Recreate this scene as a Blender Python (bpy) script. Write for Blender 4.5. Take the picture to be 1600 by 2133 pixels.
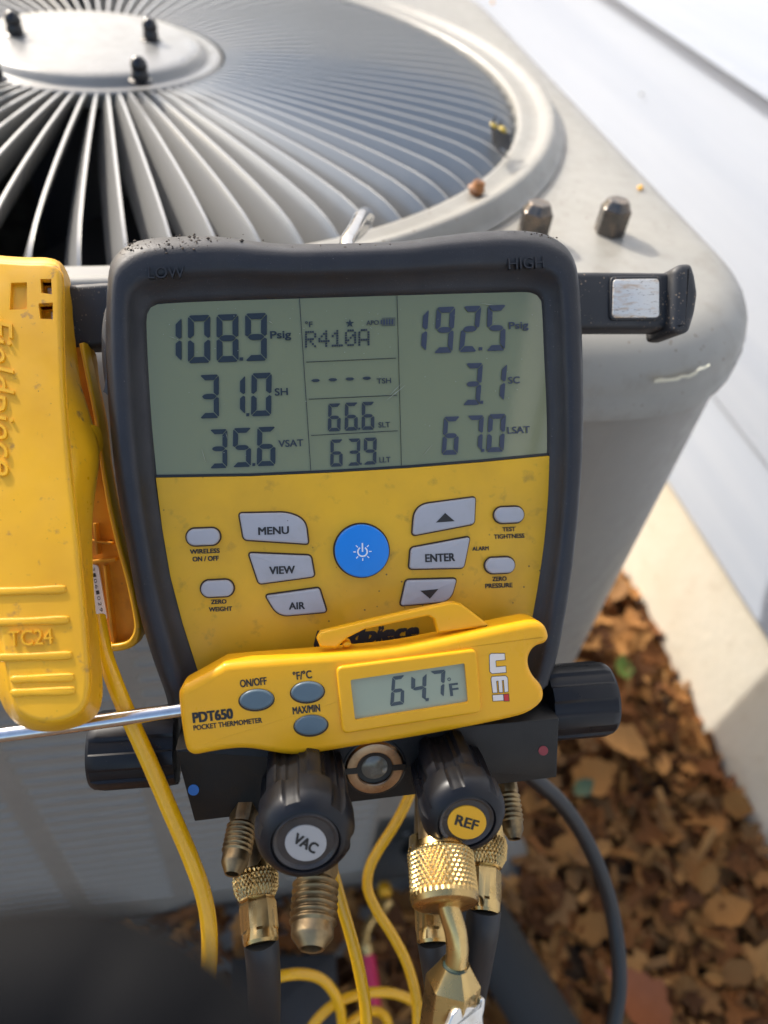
import bpy, bmesh, math, random
import numpy as np
from mathutils import Vector, Matrix
random.seed(7)
W = lambda *a: np.array(a, float)
for o in list(bpy.data.objects): bpy.data.objects.remove(o, do_unlink=True)
S = bpy.context.scene
C = S.collection
PI = math.pi
# ------------------------------------------------------------------ camera
F = 1560.11                      # focal length in photo pixels (1600 wide)
CX, CY = 800.0, 1066.5
CAM = W(0, 0, 0.94)
p_, r_, y_ = 0.79714855, 0.1446491, 0.27036249
fw = W(math.sin(y_)*math.cos(p_), math.cos(y_)*math.cos(p_), -math.sin(p_))
rt = W(math.cos(y_), -math.sin(y_), 0); up = np.cross(rt, fw)
RT = math.cos(r_)*rt + math.sin(r_)*up
UP = -math.sin(r_)*rt + math.cos(r_)*up
cd = bpy.data.cameras.new('camera'); cam = bpy.data.objects.new('camera', cd); C.objects.link(cam)
m = Matrix.Identity(4)
for i in range(3):
    m[i][0] = RT[i]; m[i][1] = UP[i]; m[i][2] = -fw[i]; m[i][3] = CAM[i]
cam.matrix_world = m
cd.sensor_fit = 'HORIZONTAL'; cd.sensor_width = 36; cd.lens = 36*F/1600
cd.clip_start = 0.005; cd.clip_end = 300
cd.dof.use_dof = True; cd.dof.focus_distance = 0.252; cd.dof.aperture_fstop = 9.5
S.camera = cam
S.render.resolution_x = 768; S.render.resolution_y = 1024
# ------------------------------------------------------------------ light
SUN = W(-0.46, 0.69, 0.565); SUN /= np.linalg.norm(SUN)
EL = math.asin(SUN[2]); AZ = math.atan2(SUN[0], SUN[1])
wd = bpy.data.worlds.new('World'); S.world = wd; wd.use_nodes = True
nt = wd.node_tree; nt.nodes.clear()
sky = nt.nodes.new('ShaderNodeTexSky'); sky.sky_type = 'NISHITA'; sky.sun_disc = False
sky.sun_elevation = EL; sky.sun_rotation = AZ; sky.air_density = 1.0; sky.dust_density = 3.0; sky.ozone_density = 0.6
bg = nt.nodes.new('ShaderNodeBackground'); bg.inputs[1].default_value = 0.15
wo = nt.nodes.new('ShaderNodeOutputWorld')
nt.links.new(sky.outputs[0], bg.inputs[0]); nt.links.new(bg.outputs[0], wo.inputs[0])
sl = bpy.data.lights.new('sun', 'SUN'); sl.energy = 2.3; sl.angle = math.radians(0.53); sl.color = (1, 0.95, 0.87)
so = bpy.data.objects.new('sun', sl); C.objects.link(so)
so.rotation_euler = Vector(SUN).to_track_quat('Z', 'Y').to_euler(); so.location = (-2, 3, 3)
vs = S.view_settings; vs.view_transform = 'Standard'; vs.look = 'None'; vs.gamma = 1; vs.use_curve_mapping = False
vs.exposure = 0.97
S.render.engine = 'CYCLES'
# ------------------------------------------------------------------ helpers: geometry
def ray(px, py):
    return fw + RT*((px-CX)/F) - UP*((py-CY)/F)
def at(px, py, d): return CAM + ray(px, py)*d             # point at optical depth d
def onz(px, py, z):
    d = ray(px, py); return CAM + d*((z-CAM[2])/d[2])
def ony(px, py, y):
    d = ray(px, py); return CAM + d*(y/d[1])
class Frame:
    """a plane standing in the place; traces outlines seen in the photo on it"""
    def __init__(s, o, X, N):
        s.o = W(*o); N = W(*N); N /= np.linalg.norm(N); X = W(*X); X -= N*(X@N); X /= np.linalg.norm(X)
        s.X, s.N, s.Y = X, N, np.cross(N, X)
    def w(s, px, py, h=0.0):
        d = ray(px, py); t = ((s.o + s.N*h - CAM)@s.N)/(d@s.N); return CAM + d*t
    def uv(s, px, py, h=0.0):
        q = s.w(px, py, h) - s.o; return (q@s.X, q@s.Y)
    def p(s, u, v, h=0.0): return s.o + s.X*u + s.Y*v + s.N*h
def nrm(v): return v/np.linalg.norm(v)
c0c = W((735-CX)/F, (950-CY)/F, 1)*0.257
Xc = nrm(W(13000, -550, 1585)); Yc = W(1320, 30000, 1585); Yc = nrm(Yc - Xc*(Xc@Yc))
def c2w(v): return RT*v[0] - UP*v[1] + fw*v[2]
GX = c2w(Xc); GYd = c2w(Yc); GN = np.cross(GX, -GYd)
G = Frame(CAM + c2w(c0c), GX, GN)
a_ = math.radians(13)
MN = math.cos(a_)*GN + math.sin(a_)*GYd
M = Frame(G.w(765, 1530, 0.009), GX, MN)

WM = {}
def wmat(o): return WM.get(o.name, Matrix.Identity(4))
def tag(o, label=None, cat=None, group=None, kind=None):
    if label: o['label'] = label
    if cat: o['category'] = cat
    if group: o['group'] = group
    if kind: o['kind'] = kind
    return o
def thing(name, label, cat, loc, group=None, X=None, Z=None):
    o = bpy.data.objects.new(name, None); C.objects.link(o)
    m = Matrix.Translation(Vector(loc))
    if X is not None:
        Y = np.cross(Z, X)
        for i in range(3): m[i][0] = X[i]; m[i][1] = Y[i]; m[i][2] = Z[i]
    o.matrix_world = m; o.empty_display_size = 0.02; WM[o.name] = m
    return tag(o, label, cat, group)
def mk(name, vs_, fs, mat, parent=None, smooth=True, angle=40):
    me = bpy.data.meshes.new(name)
    V = [Vector(v) for v in vs_]
    if parent is not None:
        inv = wmat(parent).inverted(); V = [inv @ v for v in V]
    me.from_pydata([tuple(v) for v in V], [], fs); me.update()
    bm = bmesh.new(); bm.from_mesh(me); bmesh.ops.recalc_face_normals(bm, faces=bm.faces); bm.to_mesh(me); bm.free()
    if mat: me.materials.append(mat)
    o = bpy.data.objects.new(name, me); C.objects.link(o)
    if parent is not None: o.parent = parent; WM[o.name] = wmat(parent)
    if smooth:
        me.polygons.foreach_set('use_smooth', [True]*len(me.polygons))
        try: me.set_sharp_from_angle(angle=math.radians(angle))
        except Exception: pass
    return o
class MB:
    def __init__(s): s.v = []; s.f = []
    def add(s, v, f):
        n = len(s.v); s.v += [tuple(x) for x in v]; s.f += [tuple(i+n for i in q) for q in f]; return s
    def box(s, o, X, Y, Z):          # corner origin + three edge vectors
        o = W(*o); v = [o, o+X, o+X+Y, o+Y, o+Z, o+X+Z, o+X+Y+Z, o+Y+Z]
        return s.add(v, [(0,3,2,1),(4,5,6,7),(0,1,5,4),(1,2,6,5),(2,3,7,6),(3,0,4,7)])
    def build(s, name, mat, parent=None, **k): return mk(name, s.v, s.f, mat, parent, **k)
def loft(loops, cap0=False, cap1=False):
    n = len(loops[0]); v = [tuple(p) for l in loops for p in l]; f = []
    for i in range(len(loops)-1):
        for j in range(n):
            k = (j+1) % n
            f.append((i*n+j, i*n+k, (i+1)*n+k, (i+1)*n+j))
    if cap0: f.append(tuple(range(n)))
    if cap1: f.append(tuple((len(loops)-1)*n+j for j in range(n)))
    return v, f
def basis(ax):
    ax = nrm(W(*ax)); t = W(0, 0, 1) if abs(ax[2]) < 0.9 else W(1, 0, 0)
    u = nrm(np.cross(t, ax)); return u, np.cross(ax, u), ax
def lathe(A, D, prof, n=48, rf=None, u0=None, cap=True):
    """profile (distance, radius) round the axis A + D*distance"""
    u, v, ax = basis(D)
    if u0 is not None: u = nrm(u0 - ax*(u0@ax)); v = np.cross(ax, u)
    loops = []
    for d, r in prof:
        l = []
        for k in range(n):
            t = 2*PI*k/n; rr = rf(d, r, t) if rf else r
            l.append(A + ax*d + (u*math.cos(t) + v*math.sin(t))*rr)
        loops.append(l)
    return loft(loops, cap, cap)
def catmull(P, sub=8, closed=False):
    P = [W(*p) for p in P]; n = len(P); out = []
    for i in range(n if closed else n-1):
        if closed: a, b, c, d = P[i-1], P[i], P[(i+1) % n], P[(i+2) % n]
        else: a, b, c, d = P[max(i-1, 0)], P[i], P[i+1], P[min(i+2, n-1)]
        for k in range(sub):
            t = k/sub
            out.append(0.5*((2*b)+(c-a)*t+(2*a-5*b+4*c-d)*t*t+(3*b-a-3*c+d)*t**3))
    if not closed: out.append(P[-1])
    return out
def tube(P, r, n=20, sub=8, cap=True):
    P = catmull(P, sub); loops = []; u = None
    for i, p in enumerate(P):
        t = nrm(P[min(i+1, len(P)-1)] - P[max(i-1, 0)])
        if u is None: u = basis(t)[0]
        u = nrm(u - t*(u@t)); v = np.cross(t, u)
        rr = r[0]+(r[1]-r[0])*i/(len(P)-1) if isinstance(r, (tuple, list)) else r
        loops.append([p + (u*math.cos(2*PI*k/n)+v*math.sin(2*PI*k/n))*rr for k in range(n)])
    return loft(loops, cap, cap)
def pxtube(pts, r, **k): return tube([at(*p) for p in pts], r, **k)
def rounded(P, r, seg=5):
    """polygon with its corners rounded; r may be a list"""
    P = [W(*p) for p in P]; n = len(P); out = []
    for i in range(n):
        a, b, c = P[i-1], P[i], P[(i+1) % n]
        ri = r[i] if isinstance(r, (list, tuple)) else r
        d1 = np.linalg.norm(a-b); d2 = np.linalg.norm(c-b); q = min(ri, d1*.48, d2*.48)
        if q < 1e-9: out.append(b); continue
        s = b+(a-b)/d1*q; e = b+(c-b)/d2*q
        for k in range(seg+1):
            t = k/seg; out.append((1-t)**2*s+2*t*(1-t)*b+t*t*e)
    return out
def inset(P, d):
    P = [W(*p) for p in P]; n = len(P)
    A = sum(P[i][0]*P[(i+1) % n][1]-P[(i+1) % n][0]*P[i][1] for i in range(n))
    sg = 1 if A > 0 else -1; out = []
    for i in range(n):
        e1 = P[i]-P[i-1]; e2 = P[(i+1) % n]-P[i]
        l1 = np.linalg.norm(e1)+1e-12; l2 = np.linalg.norm(e2)+1e-12
        n1 = W(-e1[1], e1[0])/l1; n2 = W(-e2[1], e2[0])/l2
        b = n1+n2; q = b@b
        b = b*(2/q) if q > 0.4 else b*(5)
        out.append(P[i]+b*d*sg)
    return out
def slab(fr, P, h0, h1, bev=0.0006, seg=3, name=None, mat=None, parent=None, dome=0.0, hp=None, **k):
    """solid plate: outline P (photo pixels traced on the plane at height hp or h1)"""
    U = [W(*fr.uv(x, y, h1 if hp is None else hp)) for x, y in P]
    loops = [[fr.p(u[0], u[1], h0) for u in U]]
    for i in range(seg+1):
        t = i/seg*PI/2
        Q = inset(U, bev*(1-math.cos(t))) if bev else U
        loops.append([fr.p(q[0], q[1], h1-bev*(1-math.sin(t))) for q in Q])
        if not bev: break
    v, f = loft(loops, True, True)
    return mk(name, v, f, mat, parent, **k)
def ellipse(cx, cy, rx, ry, ang=0, n=40):
    ca, sa = math.cos(ang), math.sin(ang)
    return [(cx+rx*math.cos(t)*ca-ry*math.sin(t)*sa, cy+rx*math.cos(t)*sa+ry*math.sin(t)*ca) for t in [2*PI*k/n for k in range(n)]]
def flat(fr, polys, h, name, mat, parent, th=0.00012):
    """thin printed shapes (list of pixel polygons) lying on the plane"""
    b = MB()
    for P in polys:
        U = [fr.uv(x, y, h) for x, y in P]; n = len(U)
        v = [fr.p(u[0], u[1], h) for u in U]+[fr.p(u[0], u[1], h-th) for u in U]
        b.add(v, [tuple(range(n))]+[(i, (i+1) % n, n+(i+1) % n, n+i) for i in range(n)])
    return b.build(name, mat, parent, smooth=False)
_tc = {}
def glyphs(s, bold=0.0, shear=0.0):
    k = (s, bold, shear)
    if k in _tc: return _tc[k]
    cu = bpy.data.curves.new('t', 'FONT'); cu.body = s; cu.offset = bold; cu.shear = shear; cu.resolution_u = 4
    ob = bpy.data.objects.new('t', cu); C.objects.link(ob)
    dg = bpy.context.evaluated_depsgraph_get(); me = bpy.data.meshes.new_from_object(ob.evaluated_get(dg))
    V = [(v.co.x, v.co.y) for v in me.vertices]; Fc = [tuple(p.vertices) for p in me.polygons]
    bpy.data.objects.remove(ob); bpy.data.curves.remove(cu); bpy.data.meshes.remove(me)
    _tc[k] = (V, Fc); return V, Fc
def text(fr, s, cx, cy, wd_, ht, ang, h, mat, parent, bold=0.02, shear=0.0, name='lettering', ext=0.0):
    """lettering fitted to a box of wd_ x ht photo pixels centred at cx, cy and turned by ang on the plane"""
    V, Fc = glyphs(s, 0.0, shear)
    xs = [v[0] for v in V]; ys = [v[1] for v in V]
    x0, x1, y0, y1 = min(xs), max(xs), min(ys), max(ys)
    ca, sa = math.cos(ang), math.sin(ang); T = []; fs = []
    k = bold*ht
    offs = [(0, 0)] if bold <= 0 or ext > 0 else [(-k, -k*.6), (k, -k*.6), (-k, k*.6), (k, k*.6), (0, 0)]
    w_, h_ = wd_-2*k*(len(offs) > 1), ht-1.2*k*(len(offs) > 1)
    for q, (ox, oy) in enumerate(offs):
        n0 = len(T)
        for x, y in V:
            a = ((x-x0)/(x1-x0)-.5)*w_+ox; b = -((y-y0)/(y1-y0)-.5)*h_+oy
            T.append(fr.w(cx+a*ca-b*sa, cy+a*sa+b*ca, h+q*.000006))
        fs += [tuple(i+n0 for i in f) for f in Fc]
    if ext <= 0: return mk(name, T, fs, mat, parent, smooth=False)
    n = len(T); B = [t-fr.N*ext for t in T]; cnt = set()
    for f in Fc:
        for i in range(len(f)): cnt.add((f[i], f[(i+1) % len(f)]))
    for (a, b) in list(cnt):
        if (b, a) not in cnt: fs.append((a, b, b+n, a+n))
    return mk(name, T+B, fs, mat, parent, smooth=False)
def boolean(o, cutters, op='DIFFERENCE'):
    for c in cutters:
        md = o.modifiers.new('b', 'BOOLEAN'); md.object = c; md.operation = op; md.solver = 'EXACT'
    dg = bpy.context.evaluated_depsgraph_get(); me = bpy.data.meshes.new_from_object(o.evaluated_get(dg))
    old = o.data; o.modifiers.clear(); o.data = me; bpy.data.meshes.remove(old)
    for c in cutters: bpy.data.objects.remove(c)
# ------------------------------------------------------------------ helpers: materials
def mat(name, col, rough=0.5, metal=0.0, spec=0.5, var=None, specks=None, bump=None, coat=0.0, sss=0, stretch=None):
    """principled paint; var=(scale, colour2, lo, hi), specks=(scale, colour, width), bump=(scale, strength, dist)"""
    m = bpy.data.materials.new(name); m.use_nodes = True; n = m.node_tree; b = n.nodes['Principled BSDF']
    b.inputs['Roughness'].default_value = rough; b.inputs['Metallic'].default_value = metal
    b.inputs['Specular IOR Level'].default_value = spec; b.inputs['Coat Weight'].default_value = coat
    b.inputs['Coat Roughness'].default_value = 0.08
    if sss: b.inputs['Subsurface Weight'].default_value = sss; b.inputs['Subsurface Radius'].default_value = (.004, .002, .0005)
    tc = n.nodes.new('ShaderNodeTexCoord'); src = tc.outputs['Object']
    if stretch:
        mp = n.nodes.new('ShaderNodeMapping'); mp.inputs['Scale'].default_value = stretch; n.links.new(src, mp.inputs[0]); src = mp.outputs[0]
    rgb = n.nodes.new('ShaderNodeRGB'); rgb.outputs[0].default_value = (*col, 1); cur = rgb.outputs[0]
    def noise(sc, det=5, rgh=0.6):
        t = n.nodes.new('ShaderNodeTexNoise'); t.inputs['Scale'].default_value = sc; t.inputs['Detail'].default_value = det
        t.inputs['Roughness'].default_value = rgh; n.links.new(src, t.inputs['Vector']); return t.outputs['Fac']
    def ramp(f, lo, hi):
        r = n.nodes.new('ShaderNodeMapRange'); r.inputs[1].default_value = lo; r.inputs[2].default_value = hi; n.links.new(f, r.inputs[0]); return r.outputs[0]
    def mix(f, a, c):
        x = n.nodes.new('ShaderNodeMix'); x.data_type = 'RGBA'; n.links.new(f, x.inputs['Factor']); n.links.new(a, x.inputs['A'])
        x.inputs['B'].default_value = (*c, 1); return x.outputs['Result']
    for v in (var if isinstance(var, list) else [var] if var else []):
        cur = mix(ramp(noise(v[0]), v[2], v[3]), cur, v[1])
    for v in (specks if isinstance(specks, list) else [specks] if specks else []):
        t = n.nodes.new('ShaderNodeTexVoronoi'); t.inputs['Scale'].default_value = v[0]; n.links.new(src, t.inputs['Vector'])
        t.inputs['Randomness'].default_value = 1
        mk_ = n.nodes.new('ShaderNodeMath'); mk_.operation = 'MULTIPLY'
        n.links.new(ramp(t.outputs['Distance'], v[2], v[2]*.6), mk_.inputs[0]); n.links.new(ramp(noise(v[0]*.12, 2), .48, .58), mk_.inputs[1])
        cur = mix(mk_.outputs[0], cur, v[1])
    n.links.new(cur, b.inputs['Base Color'])
    if var or specks:
        rr = n.nodes.new('ShaderNodeMapRange'); n.links.new(noise(90, 4), rr.inputs[0]); rr.inputs[1].default_value = .3; rr.inputs[2].default_value = .7
        rr.inputs[3].default_value = max(rough-.1, .03); rr.inputs[4].default_value = min(rough+.12, 1); n.links.new(rr.outputs[0], b.inputs['Roughness'])
    if bump:
        bp = n.nodes.new('ShaderNodeBump'); bp.inputs['Strength'].default_value = bump[1]; bp.inputs['Distance'].default_value = bump[2]
        n.links.new(noise(bump[0], 6), bp.inputs['Height']); n.links.new(bp.outputs[0], b.inputs['Normal'])
    return m
m_ac = mat('grey_paint', (.295, .284, .252), .38, var=[(9, (.315, .30, .26), .4, .65), (60, (.24, .222, .185), .55, .8), (5, (.255, .238, .20), .5, .62)], specks=[(160, (.14, .10, .06), .16), (45, (.24, .20, .15), .05)], bump=(700, .12, .0004))
m_acbody = mat('grey_body_paint', (.28, .262, .228), .42, var=[(12, (.25, .232, .20), .4, .7)], bump=(500, .1, .0004))
m_louv = m_acbody
m_fin = mat('grey_fin_paint', (.36, .355, .335), .26, .25, spec=.8)
m_hub = mat('hub_paint', (.255, .25, .234), .34, var=(14, (.215, .208, .188), .45, .7))
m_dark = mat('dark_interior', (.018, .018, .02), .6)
m_coil = mat('coil_metal', (.16, .16, .15), .5, .3, var=(50, (.09, .09, .085), .4, .6))
m_blackpl = mat('black_plastic', (.012, .012, .014), .22)
m_bolt = mat('brown_steel', (.115, .105, .095), .3, .8, var=(120, (.22, .17, .13), .45, .7))
m_boot = mat('charcoal_rubber', (.0205, .0212, .025), .48, spec=.45, var=[(60, (.028, .028, .032), .4, .7)], specks=[(420, (.16, .155, .145), .07), (1300, (.13, .13, .125), .12)], bump=(1500, .22, .0004))
m_bar = mat('black_nylon', (.028, .029, .032), .5, specks=[(500, (.30, .22, .14), .22), (900, (.25, .2, .15), .2)], bump=(900, .12, .0003))
m_face = mat('yellow_faceplate', (.78, .425, .010), .42, var=[(26, (.64, .345, .012), .42, .74), (140, (.42, .24, .018), .58, .80)], specks=(230, (.10, .06, .02), .09), bump=(1500, .08, .0002))
m_clamp = mat('yellow_nylon', (.83, .43, .010), .36, var=[(18, (.70, .345, .010), .42, .72), (170, (.30, .15, .05), .63, .74)], specks=(330, (.14, .08, .03), .07), bump=(900, .1, .0003), sss=.04)
m_clampin = mat('orange_nylon', (.66, .29, .012), .5, var=[(60, (.45, .17, .012), .45, .7)], specks=(300, (.12, .05, .02), .16))
m_therm = mat('bright_yellow_plastic', (.92, .45, .008), .36, spec=.4, var=(26, (.88, .42, .008), .4, .7), bump=(1800, .05, .0002), sss=.05)
m_lcd = mat('lcd_panel', (.185, .195, .075), .3, spec=.4, coat=1.0)
for q_ in (m_lcd,): q_.node_tree.nodes['Principled BSDF'].inputs['Coat IOR'].default_value = 1.8; q_.node_tree.nodes['Principled BSDF'].inputs['Coat Roughness'].default_value = .05
m_lcd2 = mat('small_lcd_panel', (.36, .385, .265), .3)
m_seg = mat('lcd_segment', (.008, .014, .015), .3, spec=.4, coat=1.0)
m_seg2 = mat('lcd_line', (.012, .013, .014), .3)
m_ink = mat('black_ink', (.02, .018, .016), .5)
m_btn = mat('grey_button', (.40, .40, .425), .45, var=(150, (.36, .355, .36), .5, .8), specks=(330, (.1, .09, .08), .07))
m_gap = mat('dark_gap', (.055, .03, .012), .7)  # dark brown outline plate, slightly wider than each button
m_blue = mat('blue_button', (.006, .22, .72), .35, coat=.1)
m_white = mat('white_ink', (.8, .82, .85), .5)
m_tbtn = mat('slate_button', (.105, .15, .175), .35)
m_block = mat('black_anodised', (.014, .013, .012), .45, spec=.35, specks=(700, (.10, .09, .08), .07), bump=(2200, .25, .0003))
m_knob = mat('black_knob', (.007, .0075, .010), .36, spec=.35, var=(50, (.011, .0115, .015), .45, .7), specks=(800, (.11, .10, .10), .07))
m_ring = mat('dark_ring', (.05, .04, .035), .35, var=(200, (.03, .026, .025), .4, .7))
m_lab = mat('grey_label', (.42, .40, .38), .5)
m_laby = mat('yellow_label', (.85, .42, .012), .45)
m_brass = mat('polished_brass', (.66, .46, .19), .27, 1.0, var=[(90, (.52, .34, .12), .4, .75), (35, (.42, .29, .13), .55, .75)])
m_tarn = mat('tarnished_brass', (.37, .265, .135), .42, 1.0, var=[(120, (.16, .115, .065), .4, .65), (40, (.42, .31, .17), .55, .75)])
m_copper = mat('dull_bronze', (.46, .30, .18), .34, 1.0, var=(260, (.30, .18, .10), .45, .75))
m_steel = mat('bright_steel', (.72, .72, .73), .16, 1.0, var=(300, (.6, .6, .6), .4, .7))
m_zinc = mat('zinc_plate', (.75, .73, .68), .32, 1.0, var=(160, (.55, .5, .42), .5, .75))
m_mag = mat('worn_nickel', (.80, .77, .71), .42, .35, var=[(110, (.62, .42, .24), .50, .72), (400, (.25, .18, .12), .60, .72)], stretch=(1, 4, 1))
m_glass = mat('sight_glass', (.15, .145, .115), .1, spec=.8, var=(300, (.24, .23, .19), .45, .65))
m_ycab = mat('yellow_cable', (.86, .45, .006), .22, var=(60, (.80, .40, .006), .4, .7), coat=.2)
m_hose = mat('black_hose', (.022, .023, .025), .5, bump=(900, .15, .0004))
m_bcab = mat('black_cable', (.014, .015, .017), .4)
m_foam = mat('black_foam', (.030, .030, .029), .8, bump=(300, .3, .001))
m_red = mat('magenta_sleeve', (.55, .012, .075), .4)
m_sticker = mat('white_sticker', (.72, .69, .66), .5)
m_bluedot = mat('blue_paint', (.03, .16, .48), .5); m_reddot = mat('red_paint', (.28, .035, .045), .5)
m_board = mat('white_siding', (.51, .555, .625), .5, var=(3, (.46, .51, .59), .4, .65), bump=(40, .25, .002), stretch=(3, .25, 6), specks=(26, (.38, .34, .20), .035))
m_found = mat('cream_foundation', (.82, .76, .63), .75, var=[(8, (.77, .70, .56), .4, .7), (30, (.66, .57, .43), .58, .8)], bump=(70, .35, .004))
m_pad = mat('grey_pad', (.32, .31, .28), .75, var=(14, (.24, .22, .19), .4, .7), bump=(120, .3, .002))
m_soil = mat('soil', (.10, .062, .036), .9, var=(60, (.16, .098, .055), .4, .65), bump=(90, .8, .01))
LEAFC = [(.29, .125, .048), (.20, .085, .034), (.37, .19, .078), (.125, .056, .026), (.46, .235, .088), (.27, .155, .078), (.52, .29, .125)]
m_leaf = [mat('dry_leaf_brown', (c[0]*.95, c[1]*.88, c[2]*.70), .75, spec=.2, var=(45, (c[0]*.6, c[1]*.5, c[2]*.36), .45, .7)) for c in LEAFC]
m_green = mat('green_leaf', (.13, .22, .03), .5)
m_green2 = mat('dull_green_leaf', (.09, .14, .07), .5)
m_orange = mat('orange_leaf', (.33, .095, .025), .5, var=(60, (.22, .06, .02), .45, .7))
m_seed = mat('amber_seed', (.34, .13, .03), .5, var=(300, (.16, .06, .015), .4, .6))
m_chip = mat('chipped_primer', (.72, .68, .52), .6)
# ------------------------------------------------------------------ ground, pad, wall
v = [(-30, -30, 0), (30, -30, 0), (30, 30, 0), (-30, 30, 0)]
b = MB()
gx = list(np.linspace(-.6, .7, 60)); gy = list(np.linspace(-.5, .9, 60))
rg = random.Random(3)
hz = [[0.006*math.sin(9*x+4*y)+0.006*math.sin(7*y-5*x+1)+rg.uniform(-.003, .003) for x in gx] for y in gy]
gv = []; gf = []
xs = [-40]+gx+[40]; ys = [-40]+gy+[40]; nx = len(xs)
for j, y in enumerate(ys):
    for i, x in enumerate(xs):
        z = hz[j-1][i-1] if 0 < i < nx-1 and 0 < j < len(ys)-1 else 0
        gv.append((x, y, z-.004))
for j in range(len(ys)-1):
    for i in range(nx-1): gf.append((j*nx+i, j*nx+i+1, (j+1)*nx+i+1, (j+1)*nx+i))
tag(mk('ground', gv, gf, m_soil), kind='structure')
pad = MB(); pl = loft([[W(x, y, z) for x, y in rounded([(-.5+i, .205+i), (.315-i, .205+i), (.315-i, 1.12-i), (-.5+i, 1.12-i)], .03)] for z, i in ((0, 0), (.036, 0), (.042, .006))], False, True)
tag(mk('equipment_pad', *pl, m_pad), 'grey slab under the air conditioner, partly covered by leaves', 'pad')
aw = -0.02240228
wdir = W(math.sin(aw), math.cos(aw), 0); wn = W(-math.cos(aw), math.sin(aw), 0)      # along the wall, out of the wall
WD = .628                                                                             # distance of the siding face from the camera
wall = thing('house_wall', 'white lap siding wall above a cream foundation beside the air conditioner', 'wall', CAM*0 - wn*WD + wdir*.4)
def wp(s, out, z): q = wdir*s - wn*WD + wn*out; return W(q[0], q[1], z)
edges = [.249, .393, .705, 1.017, 1.329, 1.641, 1.953, 2.265, 2.577]
for i in range(len(edges)-1):
    z0, z1 = edges[i], edges[i+1]+.02
    t = .017 if i != 1 else .007
    prof = [(-.012, z0), (t-.001, z0), (t, z0+.0015), (-.0015, z1), (-.012, z1)]
    loops = [[wp(s, o_, z) for o_, z in prof] for s in (-2.5, 5.0)]
    mk('siding_board', *loft(loops, True, True), m_board, wall, smooth=False)
prof = [(-.10, -.05), (-.002, -.05), (-.006, .252), (-.10, .252)]
mk('foundation', *loft([[wp(s, o_, z) for o_, z in prof] for s in (-2.5, 5.0)], True, True), m_found, wall, smooth=False)
prof = [(-.10, .253), (-.013, .253), (-.013, 2.6), (-.10, 2.6)]
mk('sheathing', *loft([[wp(s, o_, z) for o_, z in prof] for s in (-2.5, 5.0)], True, True), m_board, wall, smooth=False)
m_fleck = mat('mossy_fleck', (.22, .20, .10), .8)
for px, py, a_, l_ in ((1464, 58, .5, .004), (1514, 106, 1.9, .008), (1530, 96, 1.9, .004), (1530, 119, .8, .004), (1336, 196, .3, .003)):
    d = ray(px, py); n3 = W(wn[0], wn[1], 0); t_ = (wp(0, .006, 0)-CAM)@n3/(d@n3); q = CAM+d*t_
    e = wdir*math.cos(a_)*l_+W(0, 0, 1)*math.sin(a_)*l_
    mk('fleck', *lathe(q-e*.5, e, [(0, .0006), (l_*.3, .0021), (l_*.7, .0019), (l_, .0006)], 10), m_fleck, wall)
# ------------------------------------------------------------------ air conditioner
AX, AY = -.081, .635
HB = .372                                    # half width of the cabinet cap
ac = thing('air_conditioner', 'large grey outdoor air conditioner with round finned fan grille on top', 'air conditioner', (AX, AY, .044))
ZT = .756
NA = 192
def rsq(t, h, r):
    c, s = math.cos(t), math.sin(t); ac_, as_ = abs(c), abs(s)
    # ray against a rounded square
    k = h/max(ac_, as_); x, y = k*ac_, k*as_
    if x > h-r and y > h-r:
        q = (h-r); bq = -(ac_*q+as_*q); cq = 2*q*q-r*r
        k = -bq+math.sqrt(max(bq*bq-cq, 0))
    return k
def sqloop(h, r, z): return [W(AX+rsq(2*PI*k/NA, h, r)*math.cos(2*PI*k/NA), AY+rsq(2*PI*k/NA, h, r)*math.sin(2*PI*k/NA), z) for k in range(NA)]
def circ(r, z): return [W(AX+r*math.cos(2*PI*k/NA), AY+r*math.sin(2*PI*k/NA), z) for k in range(NA)]
L = [circ(.334, ZT-.003), circ(.338, ZT)]
RC = .105
for ins, dz in ((.0305, 0), (.026, -.0002), (.022, -.0006), (.016, -.0022), (.010, -.0056), (.005, -.010), (.0018, -.0155), (0, -.021), (0, -.0255), (-.0012, -.027), (-.0012, -.0372), (.001, -.039), (.006, -.0392)):
    L.append(sqloop(HB-ins, RC-ins*.9, ZT+dz))
mk('top_panel', *loft(L), m_ac, ac, angle=50)
L = [circ(r, ZT+z) for r, z in ((.302, -.05), (.302, .002), (.3035, .0042), (.306, .0046), (.311, .0042), (.3155, .0044), (.3185, .0060), (.322, .0094), (.3255, .0104), (.328, .0094), (.3315, .0040), (.335, .0006), (.3365, .0004), (.337, -.004))]
mk('grille_ring', *loft(L), m_ac, ac, angle=60)
# the fins
NF = 86
def fin_mesh():
    st = [.086, .10, .13, .17, .21, .245, .27, .285, .295, .303]
    zt = [.0085, .0105, .0115, .0122, .012, .011, .009, .0065, .003, -.002]
    ht = [.012, .017, .020, .021, .021, .021, .021, .019, .016, .013]
    loops = []
    rr_ = np.linspace(st[0], st[-1], 36); rr_ = np.concatenate([rr_[:30], np.linspace(rr_[30], st[-1], 14)])
    def sm(q): return np.convolve(np.pad(np.interp(rr_, st, q), 2, mode='edge'), [.1, .2, .4, .2, .1], 'valid')
    for r, z, h in zip(rr_, sm(zt), sm(ht)):
        w = .0011; off = -h*.46
        loops.append([W(r, -w, z-.0006), W(r, -w*.7, z), W(r, w*.7, z), W(r, w, z-.0006), W(r, w+off, z-h), W(r, -w+off, z-h)])
    return loft(loops, True, True)
fv, ff = fin_mesh()
fin0 = mk('fin', [W(AX, AY, ZT)+q for q in fv], ff, m_fin, ac, angle=35)
fin0.data.transform(Matrix.Translation((0, 0, -(ZT-.044)))); fin0.location = (0, 0, ZT-.044)
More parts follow.
